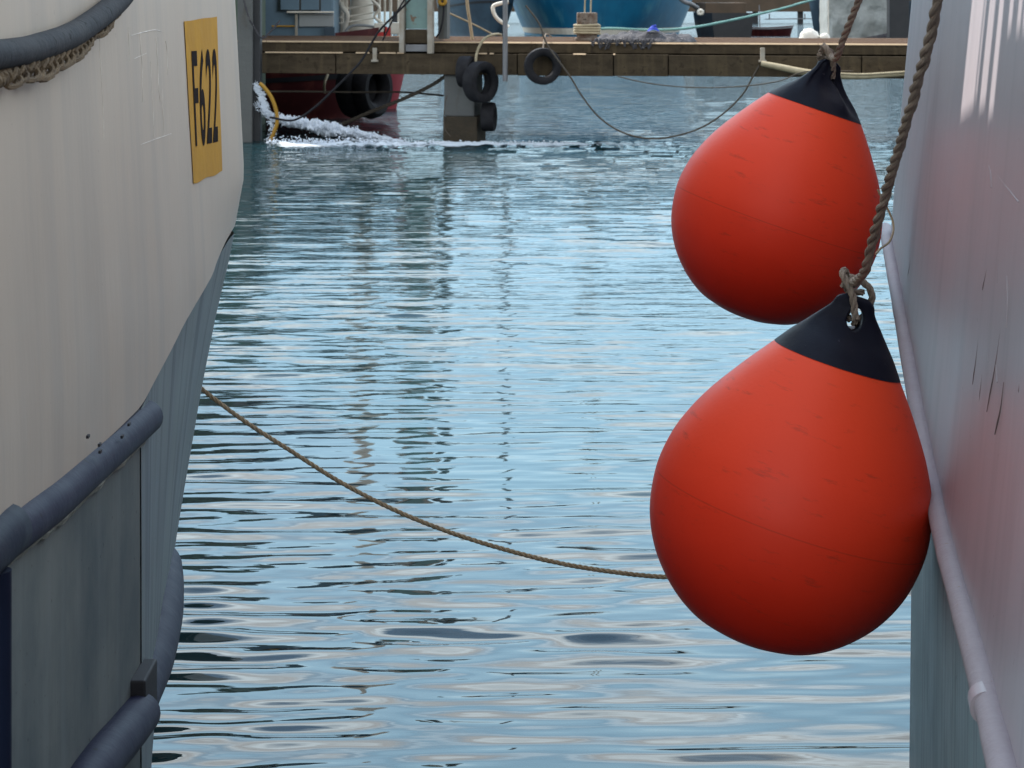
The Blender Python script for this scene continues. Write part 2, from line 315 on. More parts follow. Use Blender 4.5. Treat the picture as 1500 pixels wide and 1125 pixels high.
def water():
    ys = np.concatenate([np.linspace(-6, 5.5, 24, endpoint=False),
                         H*F/np.linspace(H*F/5.5, 95, 1550, endpoint=False),
                         np.geomspace(H*F/95, 4000, 60)])
    us = np.concatenate([np.linspace(-6, -.9, 16, endpoint=False), np.linspace(-.9, -.235, 70, endpoint=False), np.linspace(-.235, .235, 560, endpoint=False),
                         np.linspace(.235, .9, 70, endpoint=False), np.linspace(.9, 6, 17)])
    Y, U = np.meshgrid(ys, us, indexing='ij')
    X = U*np.maximum(Y, 5.0)
    dy = np.gradient(ys)[:, None]
    # slope of the surface by distance: slick and smooth near, ruffled out by the pier
    A = np.interp(Y, [0, 7, 12, 20, 28, 33, 38, 41, 43, 60, 120], [.105, .110, .112, .105, .105, .125, .16, .085, .06, .06, .05])
    patch = .84 + .36*np.sin(X*.9+1.3*np.sin(Y*.35))*np.sin(Y*.55+.8*np.sin(X*.6+2))
    Z = np.zeros_like(Y)
    nw = 110
    for i in range(nw):
        lam = math.exp(rng.uniform(math.log(.11), math.log(.9)))
        th = rng.normal(0, .19) if i % 7 else rng.uniform(-.9, .9)
        if i % 3 == 0: lam = rng.uniform(.20, .36); th = rng.normal(0, .13)
        k = 2*math.pi/lam; kx, ky = k*math.sin(th), k*math.cos(th)
        ph = rng.uniform(0, 6.28)
        s = math.sqrt(2./nw)*(1.0 if lam < .2 else 1.1 if lam < .5 else .55)
        att = np.clip((lam/dy - 1.7)/1.6, 0, 1)
        wob = .55*np.sin(X*1.1/lam*.25+ph)+.5*np.sin(Y*.7/lam*.2+ph*2)
        far = np.interp(Y, [10, 24], [.36, 2.0]) if lam > .5 else 1.
        Z += far*s/k*att*np.sin(kx*X+ky*Y+ph+wob)
    Z *= A*patch
    # boiling water and foam where the pump discharge lands
    px = 750+F*X/np.maximum(Y, .1)
    d = np.exp(-((Y-38.55-.0004*(px-600))/np.interp(px, [375, 600, 900], [1.0, .55, .8]))**2)*np.clip((px-375)/40, 0, 1)
    foam = d*np.interp(px, [375, 420, 560, 620, 820, 900, 1330], [.52, .60, .62, .70, .66, .50, .44])
    foam += .16*np.exp(-((Y-36.6)/1.3)**2)*np.clip((px-375)/40, 0, 1)*np.interp(px, [375, 560, 760], [1, .9, 0])
    Z += d*np.interp(px, [375, 560, 900, 1330], [.05, .05, .025, .012])*(.6+.9*np.sin(X*7+2*np.sin(X*3))*np.sin(Y*9+3*np.sin(X*5)))
    chop = np.interp(Y, [0, 12, 20, 30, 36, 41, 60, 300], [.0, .03, .15, .25, .55, 1.8, 2.2, 1.0])
    verts = np.stack([X, Y, Z], -1).reshape(-1, 3)
    nr, nc = Y.shape
    idx = np.arange(nr*nc).reshape(nr, nc)
    q = np.stack([idx[:-1, :-1], idx[:-1, 1:], idx[1:, 1:], idx[1:, :-1]], -1).reshape(-1, 4)
    me = bpy.data.meshes.new('water')
    me.vertices.add(len(verts)); me.vertices.foreach_set('co', verts.ravel().astype(np.float32))
    me.loops.add(q.size); me.loops.foreach_set('vertex_index', q.ravel().astype(np.int32))
    me.polygons.add(len(q)); me.polygons.foreach_set('loop_start', (np.arange(len(q))*4).astype(np.int32))
    me.update(); me.validate()
    me.polygons.foreach_set('use_smooth', np.ones(len(q), bool))
    for nm, arr in (('foam', foam), ('chop', chop)):
        a = me.attributes.new(nm, 'FLOAT', 'POINT'); a.data.foreach_set('value', arr.ravel().astype(np.float32))
    o = bpy.data.objects.new('water', me); COL.objects.link(o); me.materials.append(water_material())
    tag(o, 'rippled blue green harbour water', None, None, 'structure')
water()

# ------------------------------------------------------------ left boat
def XL(Y, z):
    """half breadth of the left boat: flat side, then a flared bow that falls away to a fine waterline"""
    k = max(0., Y-7.9)
    b = -.9 - (.15*k*k if k < 1.1 else .15*1.21+.33*(k-1.1))
    if z > 1.7: b -= .05*(z-1.7)
    if z < 1.86:
        b -= .047*min(1, max(0, (Y-7.2)/.8))*min(1., (1.86-z)/.2)
    if z < zk(Y):
        zz = min(z, 1.67)
        lean = interp(zz, [-.6, -.1, .617, .822, 1.165, 1.44, 1.67], [-.43, -.346, -.23, -.197, -.138, -.083, -.026])
        f = max(0., (Y-5.85)/2.15)
        c = -.9 + lean*min(f, 1)
        if Y > 8: c -= (Y-8)*.30
        b = c
    return b
def zk(Y): return interp(Y, [3, 4.2, 4.85, 5.83, 6.56, 7.3, 7.78, 8.3, 15], [1.56, 1.545, 1.515, 1.488, 1.585, 1.655, 1.69, 1.70, 2.1]) if Y < 15 else 2.1

def dent(Y, z): return .0045*mnoise.noise(Vector((0, Y*1.6, z*.8)))+.0012*mnoise.noise(Vector((5, Y*4, z*1.5)))
left = empty('fishing_boat', (-1.6, 4.0, 0), 'large white hulled boat with slate blue rubbing strips filling the left edge', 'boat')
Ys = sorted(set([4.03, 4.1] + list(np.linspace(4.2, 7.8, 40)) + list(np.linspace(7.85, 9.2, 30)) + list(np.linspace(9.4, 17, 26))))
mb = MB(); rows = []
for Y in Ys:
    k0 = zk(Y); r_ = []
    for j in range(25):
        z = k0 + (3.2-k0)*(j/24)**1.3
        wv = dent(Y, z)
        r_.append((XL(Y, max(z, k0+1e-4))+wv, Y, z))
    k0w = r_[0]
    rows.append([(k0w[0]-.02-.06*min(1, max(0, (Y-6)/2))*min(1, max(0, (8.0-Y)/.7)), Y, k0w[2]-.006)] + r_ + [(r_[-1][0]-.5, Y, 3.2)])
mb.grid(rows); mb.build('upper_hull', M['white_hull'], left, auto=50)
mb = MB(); rows = []       # the side plating under the knuckle, near part
def lower_rows(Ya, Yb, n, inset):
    rows = []
    for Y in np.linspace(Ya, Yb, n):
        rows.append([(XL(Y, z) - inset + .002*mnoise.noise(Vector((2, Y*3, z))), Y, z) for z in np.linspace(-.6, zk(Y)-.004, 26)])
    return rows
MB().grid(lower_rows(4.03, 5.803, 30, .004)).build('lower_hull_panel', M['grey_hull'], left)
MB().grid(lower_rows(5.806, 9.6, 50, .001) + lower_rows(9.8, 17, 20, .001)).build('lower_hull_shell', M['pale_grey_hull'], left)
# stern plating and deck close the hull
mb = MB(); mb.box((-4.6, 4.0, -.6), (-.915, 4.03, 3.19)); mb.box((-4.6, 4.03, 3.0), (-1.8, 12.5, 3.05)); mb.box((-4.64, 4.0, -.6), (-4.6, 17, 3.2))
mb.build('stern_plating', M['white_hull'], left, smooth=False)
# upper rubbing pipe
cl = []
for px, py in ((-60, 842), (45, 757), (80, 730), (130, 685), (180, 641), (214, 611)):
    Y = -.915*F/(px-750); cl.append(P(px, py, Y))
cl[0] = Vector((-.915, 4.1, 1.53))
pipe = spline(cl, 8)
mb = MB(); mb.tube(pipe, .043, 20); mb.build('rubbing_pipe', M['blue_pipe'], left)
mb = MB(); jag = []
for i, p in enumerate(pipe[:-4:1]):
    jag.append(p + Vector((.006+.006*random.random(), 0, -.040+.007*random.random())))
mb.tube(jag, [.013+.004*random.random() for _ in jag], 8); mb.build('sealant_bead', M['sealant'], left)
mb = MB(); mb.tube([Vector((-.914, 4.0, 1.535)), Vector((-.914, 4.24, 1.530)), Vector((-.914, 4.31, 1.527)), Vector((-.914, 4.325, 1.526))], [.050, .050, .049, .040], 24)
mb.tube([(-.898, 4.12, 1.5), (-.898, 4.12, 1.2), (-.898, 4.12, -.5)], .035, 20); mb.build('corner_pipe', M['navy_pipe'], left)
# seam between the side panels and the lower strake
mb = MB(); mb.tube([(-.906, 5.803, z) for z in np.linspace(.8, 1.44, 12)], .0018, 6); mb.build('panel_seam', M['black'], left)
lp = [Vector((-.885, 4.2, .90)), Vector((-.885, 5.0, .855)), Vector((-.885, 5.4, .81)), Vector((-.888, 5.70, .775))]
MB().tube(spline(lp, 8), .050, 20).build('lower_rubbing_pipe', M['blue_pipe'], left)
mb = MB(); mb.box((-.955, 5.66, .735), (-.868, 5.85, .865)); mb.build('pipe_bracket', M['black'], left, smooth=False, bevel=.006)
fp = [Vector((-.945, 5.80, .71)), Vector((-.965, 6.1, .70)), Vector((-.985, 6.45, .69)), Vector((-1.02, 6.85, .70)), Vector((-1.065, 7.25, .70)), Vector((-1.105, 7.55, .69)), Vector((-1.14, 7.8, .67))]
sp = spline(fp, 8)
MB().tube(sp, [interp(i/len(sp), [0, .12, .5, .8, 1], [.050, .066, .076, .062, .03]) for i in range(len(sp))], 24).build('bow_guard', M['blue_pipe'], left)
# small knocks and clips on the pipes
mb = MB()
for px, py in ((130, 640), (190, 622), (147, 652), (148, 662), (180, 640)):
    Y = -.874*F/(px-750); c = P(px, py, Y); MB().box(c-Vector((.004, .010, .002)), c+Vector((.001, .010, .004))).build('pipe_scar', M['black'], left)
# worn weld seams, chipped paint on the white plating
def scratch(pts, r=.0016):
    q = []
    for px, py in pts:
        Y = -.9*F/(px-750); z = P(px, py, Y).z; q.append(Vector((XL(Y, z)+dent(Y, z)+.0005, Y, z)))
    q = spline(q, 6); MB().tube(q, [r*(.2+1.3*abs(mnoise.noise(p*25))) for p in q], 5).build('chipped_lettering', M['chip'], left)
for x_, a, b in ((168, 50, 205), (208, 40, 90), (225, 45, 150), (238, 90, 200), (248, 55, 150), (252, 130, 200), (262, 60, 110)):
    scratch([(x_+random.uniform(-1, 1), a+(b-a)*t) for t in (0, .25, .5, .75, 1)], .0018)
scratch([(212, 52), (230, 47), (246, 44), (258, 47)]); scratch([(215, 86), (232, 78)]); scratch([(218, 212), (236, 205), (250, 200), (262, 196)])
# unseen superstructure added to the boat to keep the sun off the channel
sun_block = MB()
sun_block.box((-4.4, 9.6, 3.05), (-1.75, 13.4, 7.2))
sun_block.box((-4.4, 4.2, 3.05), (-1.30, 9.6, 5.60))
sun_block.build('wheelhouse', M['white'], left, smooth=False, bevel=.03)
# unseen windbreak above the bulwark, added so its slots cast the sun stripes
def slot(px, py):      # where the sunbeam that lands on the other hull at (px, py) passes X = -1.34
    best = None
    for Y in np.linspace(4.6, 9.5, 500):
        z = H-(py+14)/F*Y; X = XR(Y)+.02+.09*(z-ZR(Y)); e = abs(750+F*X/Y-px)
        if best is None or e < best[0]: best = (e, X, Y, z)
    e, X, Y, z = best; hd = (X+1.34)/math.sin(R(SUN_AZ))
    return Y+hd*math.cos(R(SUN_AZ)), z+hd*math.tan(R(SUN_EL))
def sun_screen():
    prev = 9.6; top = 7.4; x0, x1 = -1.355, -1.335; mb = MB()
    for a, b_, yb in ((1406, 1425, 175), (1428.5, 1431, 150), (1434, 1443, 165), (1447, 1462, 175), (1465, 1479, 62), (1487, 1493, 52), (1496, 1503, 50)):
        ya, zb = slot(a, yb); yb_, _ = slot(b_, yb)
        hi_, lo_ = max(ya, yb_), min(ya, yb_)
        mb.box((x0, hi_, 5.60), (x1, prev, top)); mb.box((x0, lo_, 5.60), (x1, hi_, zb)); prev = lo_
    mb.box((x0, 4.2, 5.60), (x1, prev, top)); mb.box((x0-.02, 4.2, top), (x1+.02, 9.6, top+.05))
    mb.build('slotted_sun_screen', M['white'], left, smooth=False)
mb = MB()
for Y in (9.9, 11.2, 12.5):
    MB().box((-1.755, Y, 5.0), (-1.742, Y+.9, 5.8)).build('sun_block_window', M['glass'], left, smooth=False)  # panes on the added superstructure, out of view

# ochre tape with its number, on the plating
tape = MB()
def on_left(Y, z, off): return Vector((XL(Y, z)+dent(Y, z)+off, Y, z))
def Yof(px, z):
    lo, hi = 4.1, 7.9
    for _ in range(22):
        m_ = (lo+hi)/2
        if 750+F*XL(m_, z)/m_ < px: lo = m_
        else: hi = m_
    return lo
def hull_pt(px, py, off=0.):
    z = 2.
    for _ in range(5):
        Y = Yof(px, z); z = H-(py+14)/F*Y
    return on_left(Y, z, off)
rows = []
for j in range(15):
    v = j/14; row = []
    for i in range(15):
        u = i/14
        top = np.array([269+48*u, 31-7*u+0.5*math.sin(u*9)]); bot = np.array([282+43*u, 269-18*u+1.2*math.sin(u*11)])
        q = top*(1-v)+bot*v; q[0] += .15*math.sin(v*9+u)
        row.append(hull_pt(q[0], q[1], .0026))
    rows.append(row)
tape.grid(rows); tp = tape.build('hull_number_sign', M['ochre'], smooth=False); tag(tp, 'ochre yellow tape sign lettered F622 on the white hull', 'sign')
def letters():
    # strokes in a 0..1 letter box; painted numerals, converted onto the plating
    cu = bpy.data.curves.new('t', 'FONT'); cu.body = 'F622'; cu.size = 1; cu.offset = .012; cu.resolution_u = 6; cu.space_character = 1.12
    o = bpy.data.objects.new('t', cu); COL.objects.link(o); bpy.context.view_layer.update()
    me = bpy.data.meshes.new_from_object(o.evaluated_get(bpy.context.evaluated_depsgraph_get()))
    bpy.data.objects.remove(o)
    bm = bmesh.new(); bm.from_mesh(me)
    bmesh.ops.triangulate(bm, faces=bm.faces)
    bmesh.ops.subdivide_edges(bm, edges=[e for e in bm.edges if e.calc_length() > .12], cuts=4)
    xs = [v.co.x for v in bm.verts]; ys_ = [v.co.y for v in bm.verts]
    x0, x1, y0, y1 = min(xs), max(xs), min(ys_), max(ys_)
    for v in bm.verts:
        u = (v.co.x-x0)/(x1-x0); t_ = 1-(v.co.y-y0)/(y1-y0)
        top = np.array([278+39*u, 72-2*u]); bot = np.array([284.5+33*u, 216-7*u])
        q = top*(1-t_)+bot*t_
        v.co = hull_pt(q[0], q[1], .0042)
    bm.to_mesh(me); bm.free(); me.materials.append(M['letter'])
    ob = bpy.data.objects.new('number_lettering', me); COL.objects.link(ob); ob.parent = tp
letters()

# rubber ring fender at the top left and the frayed rope under it
cpts = [hull_pt(px, py, .03) for px, py in ((4, 76), (40, 67), (80, 53), (110, 36), (140, 14), (162, -8), (180, -36))]
cpts = [cpts[0]+Vector((0, -.35, -.0))] + cpts
rf = MB().tube(spline(cpts, 10), .027, 16).build('hose_fender', M['grey_rubber']); tag(rf, 'dark grey rubber hose curving across the top left of the white hull', 'fender')
cpts = [hull_pt(px, py, .02) for px, py in ((4, 101), (40, 90), (80, 70), (110, 48), (135, 26), (150, 6), (165, -20))]
cpts = [cpts[0]+Vector((0, -.35, -.03))] + cpts
rp = spline(cpts, 10); mb = MB(); mb.rope(rp, .019, .085, 3, 7, .5)
for i in range(4, len(rp)-8, 2):      # bights of the chain stitch that bind it
    if random.random() < .12: continue
    p = rp[i]; d = (rp[i+1]-rp[i]).normalized(); s_ = interp(i, [0, len(rp)], [1.0, .55])*random.uniform(.75, 1.3)
    q = [p + d*(.045*math.cos(a))*s_ + Vector((.014+.008*math.sin(2*a), 0, (-.010-.020*math.sin(a))*s_)) for a in np.linspace(0, 2*math.pi, 14)]
    mb.tube(q, .0065*s_, 6)
ro = mb.build('frayed_rope', M['rope_brown']); tag(ro, 'frayed brown chain-stitched rope hanging just under the grey rubber hose', 'rope')

# ------------------------------------------------------------ right boat
RT = [(1520, 1300, 3.6), (1482, 1190, 4.05), (1462, 1110, 4.4), (1434, 992, 4.9), (1404, 885, 5.4), (1374, 768, 6.15), (1341, 600, 7.2), (1313, 440, 8.6), (1299, 362, 9.5), (1294, 335, 9.9)]
RP = [P(*a) for a in RT]
rY = [p.y for p in RP]; rX = [p.x for p in RP]; rZ = [p.z for p in RP]
def XR(Y): return interp(Y, [2.4]+rY, [.80]+rX)
def ZR(Y): return interp(Y, [2.4]+rY, [.92]+rZ)
right = empty('white_boat', (2.2, 6, 0), 'glossy white boat hull with a rounded white rail filling the right edge', 'boat')
rows = []
for Y in list(np.linspace(2.4, 9.7, 110)) + [9.76]:
    z0 = ZR(Y); r_ = []
    for j in range(40):
        z = z0+(3.3-z0)*j/39
        den = .0035*mnoise.noise(Vector((0, Y*1.5, z*1.3)))+.0018*mnoise.noise(Vector((8, Y*4, z*.8)))
        r_.append((XR(Y)+.02+.09*(z-z0)+den+(.03 if Y > 9.75 else 0), Y, z))
    rows.append(r_+[(r_[-1][0]+1.2, Y, 3.3)])
rows.append([(p[0]+1.5 if i < 40 else p[0]+1.0, p[1]+.05, p[2]) for i, p in enumerate(rows[-1])])
MB().grid(rows).build('upper_hull', M['right_hull'], right, auto=50)
rp_ = spline([Vector((XR(2.4), 2.4, ZR(2.4)))]+RP, 8)
mb = MB(); ra = []
for i, p in enumerate(rp_): ra.append(interp(p.y, [4, 5.5, 9], [.036, .029, .026])*(1+.06*mnoise.noise(p*6)))
mb.tube([p+Vector((.008, 0, 0)) for p in rp_], ra, 18); mb.build('rounded_rail', M['rail_white'], right)
mb = MB(); c = P(1438, 1030, 4.74); t = (P(1462, 1110, 4.4)-P(1434, 992, 4.9)).normalized()
c = c+Vector((.008, 0, 0)); mb.tube([c-t*.035, c+t*.035], .0338, 18); mb.build('rail_joint', M['right_hull'], right)
def skin(Y, z): return XR(Y)+.006-.012*(ZR(Y)-z)
rows = []
for Y in np.linspace(2.4, 7.45, 60):
    rows.append([(skin(Y, z)+.003*mnoise.noise(Vector((1, Y*6, z*.6))), Y, z) for z in np.linspace(-.6, ZR(Y), 14)])
rows.append([(p[0]+2.0, p[1]+.03, p[2]) for p in rows[-1]])
MB().grid(rows).build('lower_hull', M['teal_hull'], right, auto=50)
mb = MB(); rows = []
for Y in np.linspace(2.4, 9.76, 12): rows.append([(XR(Y)+.01, Y, ZR(Y)-.002), (XR(Y)+1.4, Y, ZR(Y)-.25-.05*(Y-7)), (XR(Y)+2.6, Y, ZR(Y)-.3)])
mb.grid(rows); mb.build('underside', M['teal_hull'], right)
mb = MB()
def on_right(px, py, off=-.004):
    best = None
    for Y in np.linspace(3.4, 9.7, 640):
        z = H-(py+14)/F*Y; X = XR(Y)+.02+.09*(z-ZR(Y)); e = abs(750+F*X/Y-px)
        if best is None or e < best[0]: best = (e, X, Y, z)
    return Vector((best[1]+off, best[2], best[3]))
for pts in (((1434, 490), (1430, 530), (1425, 563)), ((1466, 480), (1458, 540), (1446, 603)), ((1470, 560), (1466, 600), (1458, 636)), ((1441, 520), (1438, 560), (1435, 588)), ((1449, 380), (1443, 410), (1440, 425)),
            ((1335, 370), (1333, 390), (1330, 405)), ((1494, 560), (1493, 575))):
    q = spline([on_right(*p, .0) for p in pts], 6); MB().tube(q, [interp(i, [0, len(q)*.7, len(q)], [.0006, .0028, .0012]) for i in range(len(q))], 6).build('paint_gouge', M['gouge'], right)
mb = MB()
for pts in (((1449, 243), (1452, 255), (1452, 275)), ((1463, 258), (1478, 278), (1492, 296)), ((1463, 380), (1462, 400), (1461, 415)), ((1475, 405), (1476, 440), (1474, 480)), ((1447, 510), (1448, 530)), ((1459, 535), (1461, 560))):
    q = spline([on_right(*p, .001) for p in pts], 6); MB().tube(q, .0028, 6).build('paint_run', M['rail_white'], right)

sun_screen()

# ------------------------------------------------------------ buoys
def frame_from_axis(ax, spin):
    z = ax.normalized(); x = Vector((0, -1, 0)).cross(z).normalized(); y = z.cross(x)
    m = Matrix((x, y, z)).transposed().to_4x4()
    return m @ Matrix.Rotation(spin, 4, 'Z')
RB = .375
PR_T = [-.98, -.968, -.938, -.88, -.75, -.55, -.3, 0, .25, .45, .65, .85, 1.0, 1.13]
PR_R = [0, .17, .31, .475, .66, .835, .954, 1, .970, .902, .800, .668, .560, .460]
CP_T = [1.125, 1.24, 1.33, 1.42, 1.505, 1.57, 1.605]
CP_W = [.468, .385, .31, .235, .165, .135, .08]      # half width of the flattened neck
CP_D = [.468, .33, .20, .105, .072, .065, .03]       # half depth
def buoy(px, py, Y, tilt, spin, label, lean=0., gr='orange buoys hung between the boats'):
    c = P(px, py, Y)
    ax = Vector((math.sin(tilt), lean, math.cos(tilt)))
    Mx = Matrix.Translation(c) @ frame_from_axis(ax, spin)
    e = bpy.data.objects.new('buoy', None); COL.objects.link(e); e.matrix_world = Mx; tag(e, label, 'buoy', gr)
    n = 72
    def lathe(T, Wd, Dp, name, m, sub=6, extra=None, fold=0.):
        t_ = np.linspace(0, 1, (len(T)-1)*sub+1)
        cs = np.linspace(0, 1, len(T))
        # smooth (Catmull) through the profile
        q = spline([(a, b, d) for a, b, d in zip(T, Wd, Dp)], sub)
        rows = []
        for p in q:
            row = []
            for k in range(n):
                a = 2*math.pi*k/n; fo = 1+fold*max(0, p[0]-1.15)*math.sin(5*a+.8)+fold*.6*max(0, p[0]-1.15)*math.sin(9*a)
                row.append(Vector((max(p[1], 0.0004)*RB*math.cos(a), max(p[2], 0.0004)*RB*math.sin(a)*fo, p[0]*RB)))
            rows.append(row)
        mb = MB(); mb.grid(rows, True); mb.f.append(tuple(range(n))); mb.f.append(tuple((len(rows)-1)*n+k for k in range(n)))
        if extra: extra(mb)
        me = mb.build(name, m, None, auto=60); me.parent = e; me.matrix_parent_inverse = Matrix.Identity(4)
        return me
    lathe(PR_T, PR_R, PR_R, 'float_body', M['buoy'])
    cap = lathe(CP_T, CP_W, CP_D, 'neck_cap', M['navy_plastic'], 8, fold=1.1 if spin > .1 else .15)
    # moulded lip where the colours meet
    # the hole for the rope
    cut = MB(); hz = 1.45*RB
    cut.tube([Vector((-.008, -.2, hz)), Vector((-.008, .2, hz))], .024, 20, flat=1.25)
    co = cut.build('hole_cut', None); co.parent = e; co.matrix_parent_inverse = Matrix.Identity(4)
    bpy.context.view_layer.update()
    bo = cap.modifiers.new('hole', 'BOOLEAN'); bo.operation = 'DIFFERENCE'; bo.object = co; bo.solver = 'EXACT'
    dg = bpy.context.evaluated_depsgraph_get(); dg.update()
    nm = bpy.data.meshes.new_from_object(cap.evaluated_get(dg)); cap.modifiers.clear(); cap.data = nm
    bpy.data.objects.remove(co)
    return e, Mx
b1, M1 = buoy(1157, 748, 6.4, R(17.5), R(0), 'large orange red buoy with navy neck hanging lower and nearest')
b2, M2 = buoy(1137, 322, 8.55, R(19), R(38), 'orange red buoy hanging higher and farther behind, its top folded edge-on')

def eye(Mx, t=1.45, off=(0, 0, 0)): return Mx @ Vector((-.008+off[0], off[1], t*RB+off[2]))
# rope of the near buoy: up and towards us along the hull
def knot(Mx, mb, r, s=1.0):
    # two parts of the bight through the eye and a turn round the standing part
    q = [Mx @ Vector((x*s, y*s, 1.45*RB+z*s)) for x, y, z in ((-.012, .0, -.012), (-.030, -.035, -.008), (-.046, -.043, .035), (-.040, -.034, .075), (-.005, -.02, .098), (.035, -.01, .10))]
    mb.rope(spline(q, 8), r*.9, r*7)
    q = [Mx @ Vector((x*s, y*s, 1.45*RB+z*s)) for x, y, z in ((.0, .0, -.006), (.006, -.035, .0), (.012, -.042, .045), (.03, -.038, .085), (.05, -.015, .112), (.055, .015, .10), (.02, .035, .06), (-.008, .03, .0))]
    mb.rope(spline(q, 8), r*.9, r*7)
    q = [Mx @ Vector((x*s, y*s, 1.45*RB+z*s)) for x, y, z in ((-.02, -.035, .07), (.015, -.05, .062), (.042, -.03, .075))]
    mb.rope(spline(q, 8), r*.85, r*7)
mb = MB(); knot(M1, mb, .0115)
k1 = M1 @ Vector((.02, -.02, 1.45*RB+.085))
pts = [k1, P(1266, 398, 6.15), P(1279, 350, 6.0), P(1297, 285, 5.8), P(1322, 200, 5.5), P(1348, 108, 5.2), P(1372, 10, 4.95), P(1384, -60, 4.8), P(1400, -260, 4.5)]
sp_ = spline(pts, 8)
for p in sp_[10:]:
    p.x += .0025*mnoise.noise(p*14); p.z += .0025*mnoise.noise(p*11+Vector((4, 4, 4)))
mb.rope(sp_, .0125, .17, 3, 8, .9)
# second loosely wound part that doubles the upper length
o1 = mb.build('buoy_rope', M['rope_grey']); tag(o1, 'thick grey-brown twisted rope rising from the lower buoy along the right hull', 'rope', 'ropes holding the buoys')
mb = MB(); knot(M2, mb, .012, .9)
k2 = M2 @ Vector((.0, -.02, 1.45*RB+.08))
pts = [k2, P(1224, 85, 8.4), P(1236, 55, 8.3), P(1252, 15, 8.2), P(1266, -25, 8.1), P(1300, -130, 7.9)]
mb.rope(spline(pts, 8), .0125, .12, 3, 8, .5)
o2 = mb.build('buoy_rope', M['rope_grey']); tag(o2, 'twisted rope tied through the neck of the upper buoy', 'rope', 'ropes holding the buoys')
# light yellowish lashing line on the right hull behind the big rope
mb = MB(); mb.tube(spline([P(1308, 290, 7.2)+Vector((0, .3, 0)), P(1308, 325, 7.5), P(1304, 352, 7.4), P(1290, 364, 7.2), P(1283, 372, 7.1)], 8), .0035, 6)
o = mb.build('lashing_line', M['rope_tan']); tag(o, 'thin tan line hooked over the right rail behind the thick rope', 'rope')

# mooring line sagging across the channel
pts = []
A0 = P(288, 560, 8.35); B0 = P(972, 845, 8.0)
for px, py in ((255, 530), (296, 570), (360, 618), (430, 663), (500, 707), (580, 748), (660, 780), (740, 805), (820, 825), (900, 838), (972, 845), (1060, 845), (1150, 832), (1260, 800)):
    pts.append(P(px, py, interp(px, [255, 972, 1260], [8.5, 8.0, 7.75])))
mb = MB(); mb.rope(spline(pts, 8), .0082, .06, 3, 6); o = mb.build('mooring_line', M['rope_tan']); tag(o, 'thin tan mooring line sagging across the water between both hulls', 'rope')

# ------------------------------------------------------------ pier
PA = Vector(((365-750)/F*40.4, 40.4, 0)); PB = Vector(((1330-750)/F*38.0, 38.0, 0))
pd = (PB-PA).normalized(); pn = Vector((-pd.y, pd.x, 0))       # along the pier; away from us
PL = (PB-PA).length
Mp = Matrix.Translation(PA) @ Matrix((pd, pn, Vector((0, 0, 1)))).transposed().to_4x4()
def pl(px):      # distance along the pier front seen at px
    u = (px-750)/F; s = (u*PA.y-PA.x)/(pd.x-u*pd.y); return s
def pq(px, py, off=0.):  # local x, z on the pier front plane
    s = pl(px); Y = (PA+pd*s).y + off*pn.y; s = (((px-750)/F)*Y-PA.x-off*pn.x)/pd.x
    return Mp @ Vector((s, off, H-(py+14)/F*Y))
pier = empty('timber_pier', PA, 'long weathered timber pier crossing the harbour behind the boats', 'pier')
mb = MB()
for j in range(14):
    a = j*.29; mb.box((-12, .0+a, 1.60), (18, a+.282, 1.655+.004*(j % 3)), Mp)
mb.build('deck', M['deck_wood'], pier, smooth=False)
mb = MB(); mb.box((-12, -.06, 1.475), (18, .0, 1.625), Mp); mb.build('edge_board', M['wood'], pier, smooth=False, bevel=.006)
mb = MB(); xx = -12.
while xx < 18:
    wd = random.choice((.9, 1.6, 2.4, 3.1)); mb.box((xx, -.22, 1.11+random.uniform(-.006, .006)), (xx+wd-.02, -.07, 1.455+random.uniform(-.006, .006)), Mp); xx += wd
mb.build('fender_beam', M['wood'], pier, smooth=False, bevel=.006)
def lit_strip(x0, x1, y, z, w_, name):  # pale strips added for the sunlit highlights along the board edges
    v = [Mp @ Vector(p) for p in ((x0, y, z), (x0, y-w_, z-w_*1.0), (x0, y, z-w_*1.0), (x1, y, z), (x1, y-w_, z-w_*1.0), (x1, y, z-w_*1.0))]
    MB().add(v, [(0, 1, 2), (3, 5, 4), (0, 3, 4, 1), (1, 4, 5, 2), (0, 2, 5, 3)]).build(name, M['lit_edge_wood'], pier, smooth=False)
xx = -8.
while xx < 17:
    wd = random.uniform(2.5, 5); lit_strip(xx, xx+wd-.01, -.061, 1.655, .024, 'nosing_highlight'); xx += wd
for a, b_ in ((395, 508), (527, 547), (562, 585), (587, 597), (706, 718), (722, 728), (844, 862), (902, 905)):
    lit_strip(pl(a), pl(b_), -.23, 1.475, .022, 'ledge_highlight')
mb = MB(); mb.box((-12, 3.6, 1.05), (18, 3.9, 1.59), Mp)
for x_ in (-6, -1, 3.5, 8, 12): mb.box((x_, .1, 1.2), (x_+.25, 3.6, 1.59), Mp)
mb.build('under_beam', M['wood'], pier, smooth=False)
for px, wd in ((679, .60), (225, .6)):
    s = pl(px)
    mb = MB(); mb.box((s-wd/2, -.15, .42), (s+wd/2-.08, .45, 1.105), Mp); mb.box((s-wd/2+.01, -.13, 1.105), (s+.0, .2, 1.16), Mp)
    pile = mb.build('pile', M['concrete'], pier, smooth=False, bevel=.03)
    mb = MB(); mb.box((s-wd/2-.01, -.17, -1.5), (s+wd/2-.03, .47, .42), Mp); mb.build('tide_band', M['weed'], pile, smooth=False, bevel=.02)
for x_ in (-6, 2.6, 11.5):
    mb = MB(); mb.box((x_, 3.3, -1.5), (x_+.4, 3.7, 1.1), Mp); mb.build('pile', M['concrete'], pier, smooth=False, bevel=.03)
